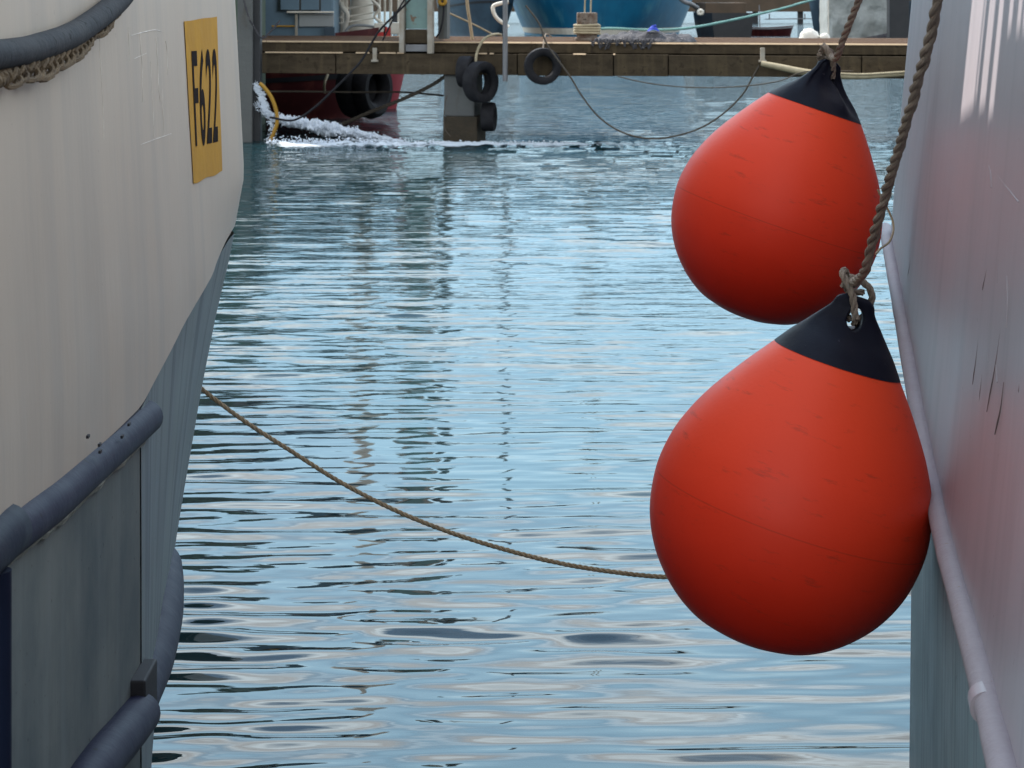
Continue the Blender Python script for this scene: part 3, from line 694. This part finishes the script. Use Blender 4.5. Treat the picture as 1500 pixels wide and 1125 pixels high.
for px in (549, 1117):
    c = pq(px, 80, -.24); mb = MB(); mb.box(c+Vector((-.035, -.03, -.09)), c+Vector((.035, .03, .11))); mb.box(c+Vector((-.06, -.04, -.12)), c+Vector((.06, .04, -.085)))
    mb.build('beam_bracket', M['pale_steel'], pier, smooth=False, bevel=.006)
# tall post with ladder rail at left (partly behind the boat)
c = P(377, 0, 39.6)
post = MB()
post.box((c.x-.10, 39.5, -1), (c.x+.06, 39.8, 4.2)); post.build_ = None
o = post.build('mooring_post', M['dark_hull'], smooth=False, bevel=.02); tag(o, 'tall black post rising beside the white hull at the pump outlet', 'post')
c = P(366, 0, 39.2)
pst = MB(); pst.box((c.x-.22, 39.35, -1), (c.x+.02, 39.75, 3.6)); o = pst.build('pier_pillar', M['concrete'], smooth=False, bevel=.02); tag(o, 'grey stained pillar between the white hull and the black post', 'pillar')
mb = MB(); mb.rope(spline([P(350, -30, 39.2), P(362, 18, 39.2), P(372, 40, 39.3), P(384, 56, 39.4), P(400, 42, 39.45), P(410, 30, 39.5)], 8), .016, .2)
o = mb.build('mooring_rope', M['net']); tag(o, 'dark rope tied round the black post at deck height', 'rope')
tw = empty('reflected_block', (P(270, 0, 41).x, 42, 0), 'tall dark block hidden behind the white hull, added for its reflection', 'building')  # stand-in out of view, added for the dark bars mirrored in the water
mb = MB(); x0 = P(170, 0, 41).x; x1 = P(354, 0, 41).x
mb.box((x0, 41, -1), (x1, 45, 6.2)); mb.box((x0-.15, 40.85, 6.2), (x1+.12, 45.1, 6.35)); mb.build('wall', M['dark_block'], tw, smooth=False, bevel=.03)
for zz in (2.4, 4.3):
    for k in range(3): MB().box((x0+.3+k*.62, 40.97, zz), (x0+.7+k*.62, 41.02, zz+1.1)).build('window', M['glass'], tw, smooth=False)
# slim steel pole in front of the pier
mb = MB(); c = P(740, 119, 39.0); mb.tube([c, c+Vector((0, 0, 4.2))], .042, 12); o = mb.build('steel_pole', M['steel']); tag(o, 'slim grey vertical pole standing in front of the pier', 'pole')
# service cabinet / gate
gate = empty('service_cabinet', pq(620, 74, -.1), 'tall green and grey service cabinet on the pier edge', 'cabinet')
def fbox(x0, y0, x1, y1, d0, d1, name, m, par, bev=.008):
    a = pq(x0, y1, 0); b_ = pq(x1, y0, 0); la = Mp.inverted() @ a; lb = Mp.inverted() @ b_
    mb = MB(); mb.box((la.x, d0, la.z), (lb.x, d1, lb.z), Mp); return mb.build(name, m, par, smooth=False, bevel=bev)
fbox(590, -260, 597, 77, -.24, -.08, 'post', M['pale_steel'], gate)
fbox(631, -260, 638, 78, -.24, -.08, 'post', M['pale_steel'], gate)
fbox(598, -250, 630, 42, -.15, .2, 'door_panel', M['green_panel'], gate)
fbox(597, 43, 631, 63, -.16, .1, 'kick_board', M['wood'], gate)
fbox(598, 65, 630, 75, -.19, -.07, 'base_plate', M['steel'], gate)
fbox(642, -240, 655, 57, .0, .2, 'side_post', M['concrete'], gate)
mb = MB(); mb.tube(spline([pq(649, -20, -.05), pq(650, 8, -.08), pq(649, 26, -.08), pq(645, 45, -.08), pq(639, 55, -.1)], 8), .017, 8); mb.build('cable', M['rubber'], gate)
c = pq(648, 2, -.1); mb = MB(); mb.torus(c, .05, .03, Matrix.Rotation(R(90), 3, 'X')); mb.build('hose_tap', M['yellow'], gate)

# tyres
def tyre(c, R_, r, rx, rz, label):
    root = empty('tyre_fender', c, label, 'tyre', 'old tyres hung as fenders on the pier')
    Mr = Matrix.Rotation(rz, 3, 'Z') @ Matrix.Rotation(rx, 3, 'X')
    mb = MB(); n, m = 40, 12; v = []; f = []
    prof = [(-.30, .55), (-.1, .85), (.5, 1.0), (.92, .85), (1.0, .5), (1.0, -.5), (.92, -.85), (.5, -1.0), (-.1, -.85), (-.30, -.55), (-.15, -.4), (-.15, .4)]
    rows = []
    for i in range(n):
        a = 2*math.pi*i/n; tread = 1 + (.015 if i % 2 else 0)
        rows.append([Vector(c)+Mr @ Vector(((R_-r+r*p[0]*1.0*tread)*math.cos(a), (R_-r+r*p[0]*tread)*math.sin(a), r*1.15*p[1])) for p in prof])
    rows.append(rows[0]); mb.grid(rows, True); mb.build('tyre', M['rubber'], root, auto=45)
    return root
t1 = tyre(pq(795, 97, -.38), .30, .10, R(90), R(8), 'black tyre hanging flat against the pier right of the steel pole')
MB().rope(spline([pq(795, 74, -.36), pq(797, 60, -.25), pq(800, 50, .02), pq(808, 54, .2)], 6), .014, .12).build('hanging_rope', M['rope_grey'], t1)
t2 = tyre(pq(704, 120, -.38), .34, .11, R(90), R(50), 'leaning black tyre hung across the top of the concrete pile')
MB().rope(spline([pq(697, 95, -.4), pq(698, 80, -.3), pq(703, 66, -.25), pq(712, 55, -.2), pq(726, 50, -.15), pq(734, 51, .1)], 6), .022, .16).build('hanging_rope', M['cream'], t2)
t3 = tyre(pq(716, 171, -.05), .24, .10, R(90), R(82), 'lower black tyre hanging edge-on beside the concrete pile')
MB().tube([pq(717, 150, -.05), pq(716, 135, -.08), pq(712, 118, -.15)], .012, 6).build('hanging_rope', M['rope_grey'], t3)
t4 = tyre(pq(683, 105, -.30), .26, .10, R(90), R(72), 'topmost black tyre wedged between beam and concrete pile')
# bollard with rope turns
bol = empty('mooring_bollard', pq(860, 57, .6), 'rusty square mooring bollard with white rope turns on the pier deck', 'bollard')
def dq(px, py, off): return pq(px, py, off)
c = pq(860, 58, .8); c.z = 1.66
mb = MB(); mb.box(c+Vector((-.17, -.15, 0)), c+Vector((.17, .15, .47))); mb.box(c+Vector((-.2, -.18, .0)), c+Vector((.2, .18, .05)))
mb.build('bollard_body', M['rust'], bol, smooth=False, bevel=.02)
mb = MB()
for k, zz in enumerate((.17, .215, .26, .13)):
    q = [c+Vector((sx*.205, sy*.185, zz+.01*random.uniform(-1, 1))) for sx, sy in ((-1, -.9), (-.9, -1), (.9, -1), (1, -.9), (1, .9), (.9, 1), (-.9, 1), (-1, .9), (-1, -.9))]
    mb.tube(q, .022, 8)
mb.build('rope_turn', M['cream'], bol)
for dx in (-.04, .06):
    mb = MB(); mb.tube([c+Vector((dx, 0, .45)), c+Vector((dx+.06, 0, 2.4))], .013, 8); mb.build('upright_line', M['cream'], bol)
mb = MB(); g = spline([c+Vector((.2, -.15, .2)), P(900, 42, 40.5), P(960, 44, 42), P(1010, 41, 44), P(1060, 32, 47), P(1110, 21, 50), P(1165, 7, 54), P(1215, -12, 58), P(1260, -60, 60)], 8)
mb.rope(g, .026, .3); o = mb.build('mooring_rope', M['green_rope']); tag(o, 'pale sea green mooring rope running from the rusty bollard to the right', 'rope')
# net heap
def heap(name, x0, x1, y_base, hgt, off, m, label, cat, seed):
    a = pq(x0, y_base, off); b_ = pq(x1, y_base, off); rows = []
    for i in range(60):
        u = i/59; row = []
        for j in range(20):
            v = j/19; e = math.sin(math.pi*u)**.35*math.sin(math.pi*v)**.6
            hh = hgt*e*(.55+.9*abs(mnoise.noise(Vector((u*7+seed, v*2, 1))))+.16*mnoise.noise(Vector((u*18+seed, v*6, 2))))
            p = a.lerp(b_, u)+pn*(v-.3)*.7; row.append(Vector((p.x, p.y+.05*mnoise.noise(Vector((u*12, v*5, seed))), 1.662+hh)))
        rows.append(row)
    mb = MB(); mb.grid(rows)
    return mb, a, b_
mb, a, b_ = heap('n', 872, 1016, 66, .22, .2, None, '', '', 3)
for k in range(40):      # loose meshes hanging over the edge
    u = random.uniform(.02, .62); p = a.lerp(b_, u)+pn*(-.25+random.uniform(-.02, .02)); p.z = 1.70
    q = [p+pn*.25, p, p+Vector((random.uniform(-.08, .08), -.02, -random.uniform(.03, .16))), p+Vector((random.uniform(-.1, .1), 0, -.02))]
    mb.tube(spline(q, 4), .012, 5)
o = mb.build('net_heap', M['net']); tag(o, 'heap of dark fishing net draped over the pier edge', 'fishing net')
c = pq(957, 54, .15); c.z = 1.86; mb = MB()
rows = [[c+Vector((.09*u_*(1+.2*math.sin(9*v_)), .06*v_, .10*math.cos(u_*1.5)*math.cos(v_*1.3)-.03)) for u_ in np.linspace(-1, 1, 9)] for v_ in np.linspace(-1, 1, 9)]
mb.grid(rows); mb.tube([c+Vector((-.03, 0, .05)), c+Vector((.05, -.01, .07))], .02, 6)
o = mb.build('blue_rag', M['blue_cloth']); tag(o, 'small royal blue rag lying on the dark net heap', 'rag')
# white bags at right on the pier
for k, (px, wd) in enumerate(((1186, .17), (1209, .09))):
    c = pq(px, 58, 2.8); c.z = 1.68; mb = MB(); rows = []
    for i in range(10):
        t_ = math.pi*i/9*.5; rows.append([c+Vector((wd*math.cos(t_)*math.cos(a_)*(1+.2*mnoise.noise(Vector((a_, i*.4, k)))), wd*.7*math.cos(t_)*math.sin(a_), wd*.95*math.sin(t_)*(1+.25*mnoise.noise(Vector((a_*2, i, k+3)))))) for a_ in np.linspace(0, 6.2832, 18, endpoint=False)])
    mb.grid(rows, True); o = mb.build('white_bag', M['bag'])
    tag(o, ('wide white bag lying on the pier by the silvery hull', 'narrow white bag against the edge of the silvery hull')[k], 'bag', 'white bags on the pier')
# pale pipe slung under the pier edge at right
mb = MB(); q = spline([pq(1115, 93, -.36), pq(1140, 98, -.36), pq(1180, 106, -.36), pq(1215, 110, -.36), pq(1260, 112, -.36), pq(1300, 110, -.36), pq(1345, 107, -.36)], 8)
mb.tube(q, [.045+.012*math.sin(i*.09) for i in range(len(q))], 12); mb.tube([p+Vector((0, -.05, .035)) for p in q[20:]], .018, 8)
o = mb.build('hanging_pipe', M['cream']); tag(o, 'bundle of cream pipes slung along the right end of the pier', 'pipe')
# ropes hanging around the pier
def line(name, pts, Y, r, m, label, laid=False):
    q = spline([P(px, py, Y) if not isinstance(Y, list) else P(px, py, Y[i]) for i, (px, py) in enumerate(pts)], 10)
    mb = MB(); (mb.rope(q, r, r*8) if laid else mb.tube(q, r, 8)); o = mb.build(name, m); return tag(o, label, 'rope')
line('hanging_rope', [(770, 8), (790, 35), (802, 66), (835, 112), (852, 140), (878, 172), (912, 194), (950, 203), (985, 200), (1025, 188), (1060, 166), (1088, 138), (1103, 112), (1112, 96)], 38.3, .014, M['rope_dark'], 'thin dark line hanging in a deep loop under the pier')
line('hanging_rope', [(905, 112), (950, 122), (1010, 128), (1080, 127), (1140, 119), (1180, 105), (1250, 104)], 37.9, .009, M['rope_dark'], 'faint brown line sagging just below the pier beam at right')
line('thick_rope', [(632, -40), (600, 0), (560, 40), (545, 62), (530, 88), (512, 108), (490, 130), (460, 158), (430, 176), (395, 172)], 38.9, .018, M['rubber'], 'black cable crossing the pier edge and hanging over the red hull')
line('thick_rope', [(625, -60), (605, -20), (583, 15), (560, 60)], 38.8, .014, M['rubber'], 'second black cable beside the first above the pier')
line('mooring_rope', [(657, 108), (630, 126), (590, 145), (540, 165), (500, 182), (470, 190)], [39.6, 39.9, 40.3, 40.8, 41.2, 41.5], .033, M['rope_dark'], 'thick grey rope slanting from the concrete pile down to the red boat', True)
line('mooring_rope', [(384, 134), (440, 134), (520, 135), (590, 135), (650, 140)], 40.6, .016, M['rope_dark'], 'level grey rope in front of the dark red hull')
line('thin_line', [(655, 140), (652, 152), (650, 175), (652, 190), (660, 200)], 39.2, .008, M['rope_dark'], 'thin loose line drooping left of the concrete pile')
line('leaning_pole', [(680, -60), (684, 0), (688, 30), (692, 58)], 40.6, .028, M['rope_tan'], 'slanting tan pole on the pier before the navy hull')
line('looped_hose', [(745, 3), (733, 5), (723, 9), (723, 18), (729, 28), (740, 36), (745, 40)], 42.2, .035, M['white'], 'pale hose loop hanging behind the steel pole')
line('yellow_hose', [(380, 122), (387, 128), (397, 142), (404, 160), (406, 178), (402, 192), (396, 206)], 39.3, .032, M['yellow'], 'yellow hose arching down beside the pump discharge')
line('sloping_rope', [(655, 18), (690, 34), (725, 52)], 44.8, .018, M['rope_tan'], 'tan rope sloping before the dark navy hull')

# ------------------------------------------------------------ pump discharge
def splash():
    t0 = bmesh.new(); bmesh.ops.create_icosphere(t0, subdivisions=2, radius=1)
    icv = np.array([v.co[:] for v in t0.verts]); icf = np.array([[v.index for v in f.verts] for f in t0.faces]); t0.free(); bv = []; bf = []
    bm = bmesh.new()
    def blob(p, r):
        m_ = np.array(Matrix.Rotation(random.random()*6, 3, random.choice('XYZ')) @ Matrix.Diagonal((r*random.uniform(.6, 1.7), r*random.uniform(.6, 1.3), r*random.uniform(.5, 1.2))))
        bf.append(icf+42*len(bv)); bv.append(icv @ m_.T + np.array(p))
    rows = []
    for i in range(220):             # the torn sheet of the jet itself
        t_ = i/219; px = interp(t_, [0, .2, .3, .7, 1], [376, 392, 405, 500, 590]); py = interp(t_, [0, .2, .3, .7, 1], [150, 168, 174, 192, 208])
        hw = interp(t_, [0, .2, .3, .6, 1], [2, 3, 6, 9, 2]); row = []
        for k in range(22):
            a_ = 2*math.pi*k/22; q = P(px, py, 39.5); rr = hw/88.*(1+.7*mnoise.noise(Vector((t_*34, math.cos(a_)*1.4, math.sin(a_)*1.4)))+.6*mnoise.noise(Vector((t_*90, math.cos(a_)*3, math.sin(a_)*3))))
            row.append(bm.verts.new(q+Vector((.02*mnoise.noise(Vector((t_*60, k, 0))), rr*math.cos(a_)*1.3, rr*math.sin(a_)))))
        rows.append(row)
    for i in range(219):
        for k in range(22): bm.faces.new((rows[i][k], rows[i][(k+1) % 22], rows[i+1][(k+1) % 22], rows[i+1][k]))
    for i in range(3000):             # the jet leaves the pipe, breaks and spreads to the right
        t_ = random.random()**.8
        px = interp(t_, [0, .2, .3, .7, 1], [376, 392, 405, 500, 575]); py = interp(t_, [0, .2, .3, .7, 1], [150, 168, 174, 192, 207])
        sp_ = interp(t_, [0, .3, .7, 1], [3, 4, 7, 3]); 
        topn = interp(t_, [0, .3, .6, 1], [0, 2, 10, 3])*mnoise.noise(Vector((px*.08, 0, 0)))
        p = P(px+random.gauss(0, 4), py+random.gauss(0, sp_)*.55-topn, random.gauss(39.5, .12))
        blob(p, random.uniform(.004, .012)*interp(t_, [0, .3, 1], [.8, 1, 1.1]))
    for i in range(700):             # thin upper spout with ragged drops
        t_ = random.random(); px = interp(t_, [0, .3, .7, 1], [374, 383, 388, 400]); py = interp(t_, [0, .3, .7, 1], [124, 140, 158, 178])
        blob(P(px+random.gauss(0, 2.5), py+random.gauss(0, 3), 39.4), random.uniform(.004, .018))
    for i in range(200):
        t_ = random.random(); blob(P(396+3*math.sin(t_*5)+random.gauss(0, 2+3*t_), 180+t_*38, 39.35), random.uniform(.004, .012))
    for i in range(1500):             # froth along the landing line
        px = random.uniform(390, 840) if random.random() < .6 else random.uniform(400, 600); Y = 38.9+.0004*(px-600)+random.gauss(0, .2)
        z = abs(random.gauss(0, .03))*interp(px, [400, 560, 640, 840], [1.6, 1.3, .6, .35]); blob(Vector(((px-750)/F*Y, Y, z)), random.uniform(.005, .017))
    me = bpy.data.meshes.new('t'); bm.to_mesh(me); bm.free()
    n0 = len(me.vertices); V = [v.co[:] for v in me.vertices] + np.concatenate(bv).tolist(); Fc = [tuple(p.vertices) for p in me.polygons] + (np.concatenate(bf)+n0).tolist()
    me = bpy.data.meshes.new('water_splash'); me.from_pydata(V, [], Fc)
    for p in me.polygons: p.use_smooth = True
    m = bpy.data.materials.new('aerated_water'); m.use_nodes = True; b = m.node_tree.nodes['Principled BSDF']
    b.inputs['Base Color'].default_value = (.62, .68, .76, 1); b.inputs['Roughness'].default_value = 1; b.inputs['Transmission Weight'].default_value = 0; b.inputs['IOR'].default_value = 1.33
    me.materials.append(m); o = bpy.data.objects.new('water_splash', me); COL.objects.link(o)
    tag(o, 'white splashing pump discharge falling from behind the left hull', 'splash', None, 'stuff')
splash()

# ------------------------------------------------------------ boats beyond the pier
def boat_hull(root, L_, B_, zt, yaw, m, band=None, bandz=(.0, .0), flare=.25, sheer=.3, stern=.75, name='hull'):
    """hull with its bow on local +x; root already placed at the water"""
    Mr = Matrix.Translation(root.location) @ Matrix.Rotation(yaw, 4, 'Z')
    def sec(u, z):
        # half breadth at station u (0 stern .. 1 bow) and height z
        pl_ = (stern+(1-stern)*min(1, u/.35)) if u < .35 else math.sqrt(max(0, 1-((u-.35)/.65)**2.4))
        t_ = max(0, min(1, z/zt)); return B_/2*pl_*(1-flare*(1-t_)**1.5*(1+1.2*max(0, u-.5)))
    def rowsf(z0, z1, k, off=0):
        rows = []
        for i in range(k+1):
            f_ = i/k; row = []
            for side in (1, -1):
                us = np.linspace(0, 1, 40) if side == 1 else np.linspace(1, 0, 40)[1:]
                for u in us:
                    z = z0+(z1-z0)*f_; top = z + (sheer*(max(0, u-.3)/.7)**2+.08*(1-u))*(z/zt if z > 0 else 0)
                    x = -L_/2+L_*u*(1-.06*(1-min(1, max(0, z)/zt))); row.append(Mr @ Vector((x+off*(1 if u > .9 else 0), side*(sec(u, z)+off), top)))
            rows.append(row)
        return rows
    rows = rowsf(-.6, zt, 14)
    mb = MB(); mb.grid(rows)
    for r_ in (rows,):   # transom and deck
        n = len(r_[0])
        mb.add([p for q in r_ for p in (q[0], q[-1])], [(2*i, 2*i+1, 2*i+3, 2*i+2) for i in range(len(r_)-1)])
        top = r_[-1]; mb.add([p-Vector((0, 0, .15)) for p in top], [(i, i+1, n-2-i, n-1-i) for i in range(n//2-1)])
    h = mb.build(name, m, root, auto=40)
    if band: MB().grid(rowsf(bandz[0], bandz[1], 2, .02)).build('rubbing_strake', band, root)
    return Mr
def cabin(root, Mr, lo, hi, m, name='wheelhouse'):
    mb = MB(); mb.box(lo, hi, Mr); return mb.build(name, m, root, smooth=False, bevel=.04)
# red boat, half under the pier
rb = empty('fishing_boat', (-6.95, 46.9, 0), 'dark red hulled boat with blue grey cabin behind the left end of the pier', 'boat')
Mr = boat_hull(rb, 9.0, 3.4, 1.35, R(0), M['red_hull'], M['dark_hull'], (.62, .70), flare=.35, sheer=.45)
cabin(rb, Mr, (-3.4, -1.35, 1.2), (3.55, 1.3, 4.6), M['blue_grey'])
cabin(rb, Mr, (-3.4, -1.3, 2.8), (3.6, 1.25, 4.7), M['dark_hull'], 'dark_reflected_box'); cabin(rb, Mr, (3.6, -.9, 2.9), (4.9, .9, 4.4), M['navy_hull'], 'navy_reflected_box')  # dark boxes out of view, added to darken the boat's reflection
def panel(x0, y0, x1, y1, Y, th, name, m, par):
    a = P(x0, y1, Y); b_ = P(x1, y0, Y); mb = MB(); mb.box((a.x, Y, a.z), (b_.x, Y+th, b_.z)); return mb.build(name, m, par, smooth=False, bevel=.008)
panel(438, 20, 489, 39, 45.50, .05, 'cabin_panel', M['pale_grey'], rb)
panel(406, -6, 470, 16, 45.49, .05, 'cabin_window', M['glass'], rb)
panel(411, -6, 438, 14.5, 45.45, .04, 'shutter', M['blue_grey'], rb); panel(441, -6, 467, 14.5, 45.45, .04, 'shutter', M['blue_grey'], rb)
panel(420, 16.5, 489, 19, 45.40, .09, 'drip_rail', M['white'], rb); panel(398, 37, 432, 39.5, 45.48, .02, 'stripe', M['yellow'], rb)
panel(475, 40, 490, 53, 45.40, .1, 'locker', M['navy_hull'], rb); panel(432, 20, 436, 53, 45.46, .03, 'corner_trim', M['pale_steel'], rb)
tf = empty('tyre_fender', P(520, 138, 44.9), 'huge black tyre fender on the dark red hull', 'tyre')
mb = MB(); c = P(522, 130, 44.95)
for dx in (0, .28): mb.torus(c+Vector((dx, .1, 0)), .42, .16, Matrix.Rotation(R(60), 3, 'Z') @ Matrix.Rotation(R(90), 3, 'X'))
mb.build('tread', M['rubber'], tf)
mb = MB(); mb.tube(spline([P(480, 109, 44.6), P(476, 120, 44.5), P(475, 128, 44.5), P(476, 136, 44.6)], 6), .025, 8); mb.build('pale_rim', M['cream'], tf)
# small sunlit red bow beyond
sb = empty('small_boat', (-4.45, 50.2, 0), 'faded pinkish red boat bow beyond the red hull under the pier', 'boat')
boat_hull(sb, 4.6, 1.7, .95, R(8), M['pink_red'], M['pale_grey'], (.74, .80), flare=.5, sheer=.25)
# white crane mast of the boat
mast = empty('deck_crane', P(530, 55, 47.5), 'white sunlit crane post with pipes behind the pier edge', 'crane')
c = P(527, 56, 47.5)
mb = MB(); q = [c+Vector((-.02, 0, -.6)), c+Vector((0, 0, .1)), c+Vector((.03, 0, .5)), c+Vector((.05, 0, 1.2)), c+Vector((.05, 0, 4.6)), c+Vector((.05, 0, 7.6))]
mb.tube(q, [.33, .30, .24, .20, .15, .10], 20); mb.build('column', M['white'], mast)
for x_, r_, dz in ((493, .035, 2.6), (501, .06, 1.5), (508, .05, 1.0), (556, .03, 1.4), (563, .022, 1.6), (572, .03, .9), (583, .02, 1.1)):
    c2 = P(x_, 57, 47.3); mb = MB(); mb.tube([c2+Vector((0, 0, -.5)), c2+Vector((random.uniform(-.03, .03), 0, dz))], r_, 10); mb.build('stanchion', M['white'], mast)
mb = MB(); mb.tube(spline([P(506, 56, 47.0), P(507, 46, 47.0), P(513, 39, 47.0), P(525, 37, 47.0), P(540, 38, 47.0), P(556, 41, 47.1)], 6), .028, 10); mb.build('hose', M['pale_grey'], mast)
mb = MB(); mb.tube(spline([P(497, 2, 47.1), P(503, 12, 47.0), P(509, 22, 47.0), P(506, 38, 47.1), P(504, 55, 47.1)], 6), .05, 10)
for zz in (14, 26, 34): mb.tube([P(497, zz, 47.05), P(552, zz-8, 47.05)], .016, 6)
mb.tube(spline([P(545, 0, 47), P(556, 12, 47), P(549, 24, 47), P(560, 34, 47)], 6), .03, 8)
mb.build('pipework', M['white'], mast)
for x0, x1, y0, y1, mm, lb in ((548, 562, 34, 47, 'white', 'white box lid stacked on red box beside the crane post'), (549, 562, 47.2, 56, 'red_box', 'red box under the white lid behind the pier'),
                               (564, 572, 40, 56, 'red_box', 'upright red box right of the crane post'), (572, 590, 33, 50, 'white', 'white sack bundled left of the service cabinet')):
    a = P(x0, y1, 46.6); b_ = P(x1, y0, 46.6); mb = MB(); mb.box((a.x, 46.6, a.z), (b_.x, 46.95, b_.z)); o = mb.build('deck_box', M[mm], smooth=False, bevel=.015); tag(o, lb, 'box', 'boxes on deck behind the pier')
# navy boat
nb = empty('moored_boat', (-1.9, 129.5, 0), 'dark slate navy hull behind the pier between cabinet and steel pole', 'boat')
Mr = boat_hull(nb, 9, 4.2, 2.6, R(-80), M['navy_hull'], M['dark_hull'], (1.5, 1.6), flare=.3, sheer=.6)
# blue boat, bow towards us
bb = empty('moored_boat', (5.0, 136, 0), 'large bright blue boat hull with white waterline stripe behind the pier', 'boat')
Mr = boat_hull(bb, 22, 11.7, 4.6, R(-95), M['blue_hull'], M['white'], (.12, .40), flare=.25, sheer=1.2)
cabin(bb, Mr, (-8.6, -3, 4.4), (-2.6, 3, 7.0), M['white'])
mb = MB(); mb.tube(spline([P(996, -2, 126), P(1004, 3, 126), P(1012, 6, 126), P(1022, 12, 126.4)], 6), .12, 8); mb.build('fairlead', M['steel'], bb)
# dark boat by the far quay
db = empty('moored_boat', (11.2, 128, 0), 'black hulled boat stern low on the water beyond the blue bow', 'boat')
Mr = boat_hull(db, 7, 2.9, 1.25, R(95), M['dark_hull'], None, flare=.12, sheer=.2)
cabin(db, Mr, (-1.5, -1.1, 1.1), (1.8, 1.1, 1.85), M['quay'])
mb = MB(); c = P(1026, 18, 124); mb.torus(c, .10, .09, Matrix.Rotation(R(90), 3, 'X')); o = mb.build('float', M['white']); tag(o, 'tiny white round float on the black boat beside the blue bow', 'float')
o.parent = None
dg_ = empty('dinghy', (14.0, 131, 0), 'small dark dinghy floating alone on the far water', 'dinghy')
boat_hull(dg_, 2.9, 1.25, .42, R(4), M['red_hull'], M['pale_grey'], (.34, .40), flare=.35, sheer=.16)
mb = MB(); mb.tube([Vector((13.6, 131, .3)), Vector((13.55, 131, 1.7))], .03, 6); mb.build('mast', M['steel'], dg_)
bw = empty('moored_boat', (18.3, 122.5, 0), 'dark blue boat bow overhanging beside the silvery hull', 'boat')
boat_hull(bw, 6.5, 3.4, 1.9, R(190), M['navy_hull'], None, flare=.65, sheer=.4)
# silvery hull
sv = empty('covered_boat', (17.0, 118, 0), 'silvery tarpaulin wrapped boat side above the right end of the pier', 'boat')
a = P(1212, 120, 118); b_ = P(1303, -70, 118); mb = MB(); rows = []
for i in range(40):
    u = i/39; rows.append([(a.x+(b_.x-a.x)*u+.03*mnoise.noise(Vector((i*.3, k*.2, 0))), 118+.2*mnoise.noise(Vector((u*6, k*.14, 2)))+.05*mnoise.noise(Vector((u*20, k*.5, 5))), -.3+(b_.z+.3)*k/39) for k in range(40)])
mb.grid(rows); r2 = [[(p[0], p[1]+3, p[2]) for p in rows[0]], rows[0]]; mb.grid(r2); r3 = [rows[-1], [(p[0], p[1]+3, p[2]) for p in rows[-1]]]; mb.grid(r3)
mb.grid([[r_[-1] for r_ in rows], [(r_[-1][0], r_[-1][1]+3, r_[-1][2]) for r_ in rows]]); mb.build('tarpaulin', M['silver'], sv)
mb = MB(); mb.add([P(1232, 62, 117.6), P(1302, 62, 117.6), P(1302, 48, 117.6), P(1262, 56, 117.6)], [(0, 1, 2, 3)]); o = mb.build('dark_fold', M['net'], sv); sm = o.modifiers.new('s', 'SOLIDIFY'); sm.thickness = .05
mb = MB(); mb.tube([P(1214, 90, 117.5), P(1213, -60, 117.5)], .03, 8); mb.build('edge_pipe', M['white'], sv)
a = P(1317, 100, 115); mb = MB(); mb.box((a.x-.46, 115, -1), (a.x+.50, 115.9, 5.4)); o = mb.build('quay_post', M['dark_hull'], smooth=False, bevel=.03); tag(o, 'wide dark post at the right end beside the silvery hull', 'post')
# far quay
q_ = empty('far_quay', (0, 180, 0), 'brown timber quay along the far side of the harbour', 'quay')
mb = MB(); mb.box((-60, 180, .9), (70, 186, 2.35)); mb.build('quay_front', M['quay'], q_, smooth=False)
mb = MB()
for i in range(40): mb.box((-60+i*3.4, 180.5, -1), (-59.6+i*3.4, 180.9, .9))
o = mb.build('quay_piles', M['dark_hull'], q_, smooth=False); tag(o, kind='stuff')
mb = MB(); mb.tube([P(1120, 28, 140), P(1215, 27, 140)], .03, 6); mb.tube([P(1127, 20, 140), P(1127, 29, 140)], .04, 6); mb.tube([P(1179, 20, 140), P(1179, 29, 140)], .04, 6)
o = mb.build('railing', M['steel']); tag(o, 'thin grey railing over the far water left of the silvery hull', 'railing')
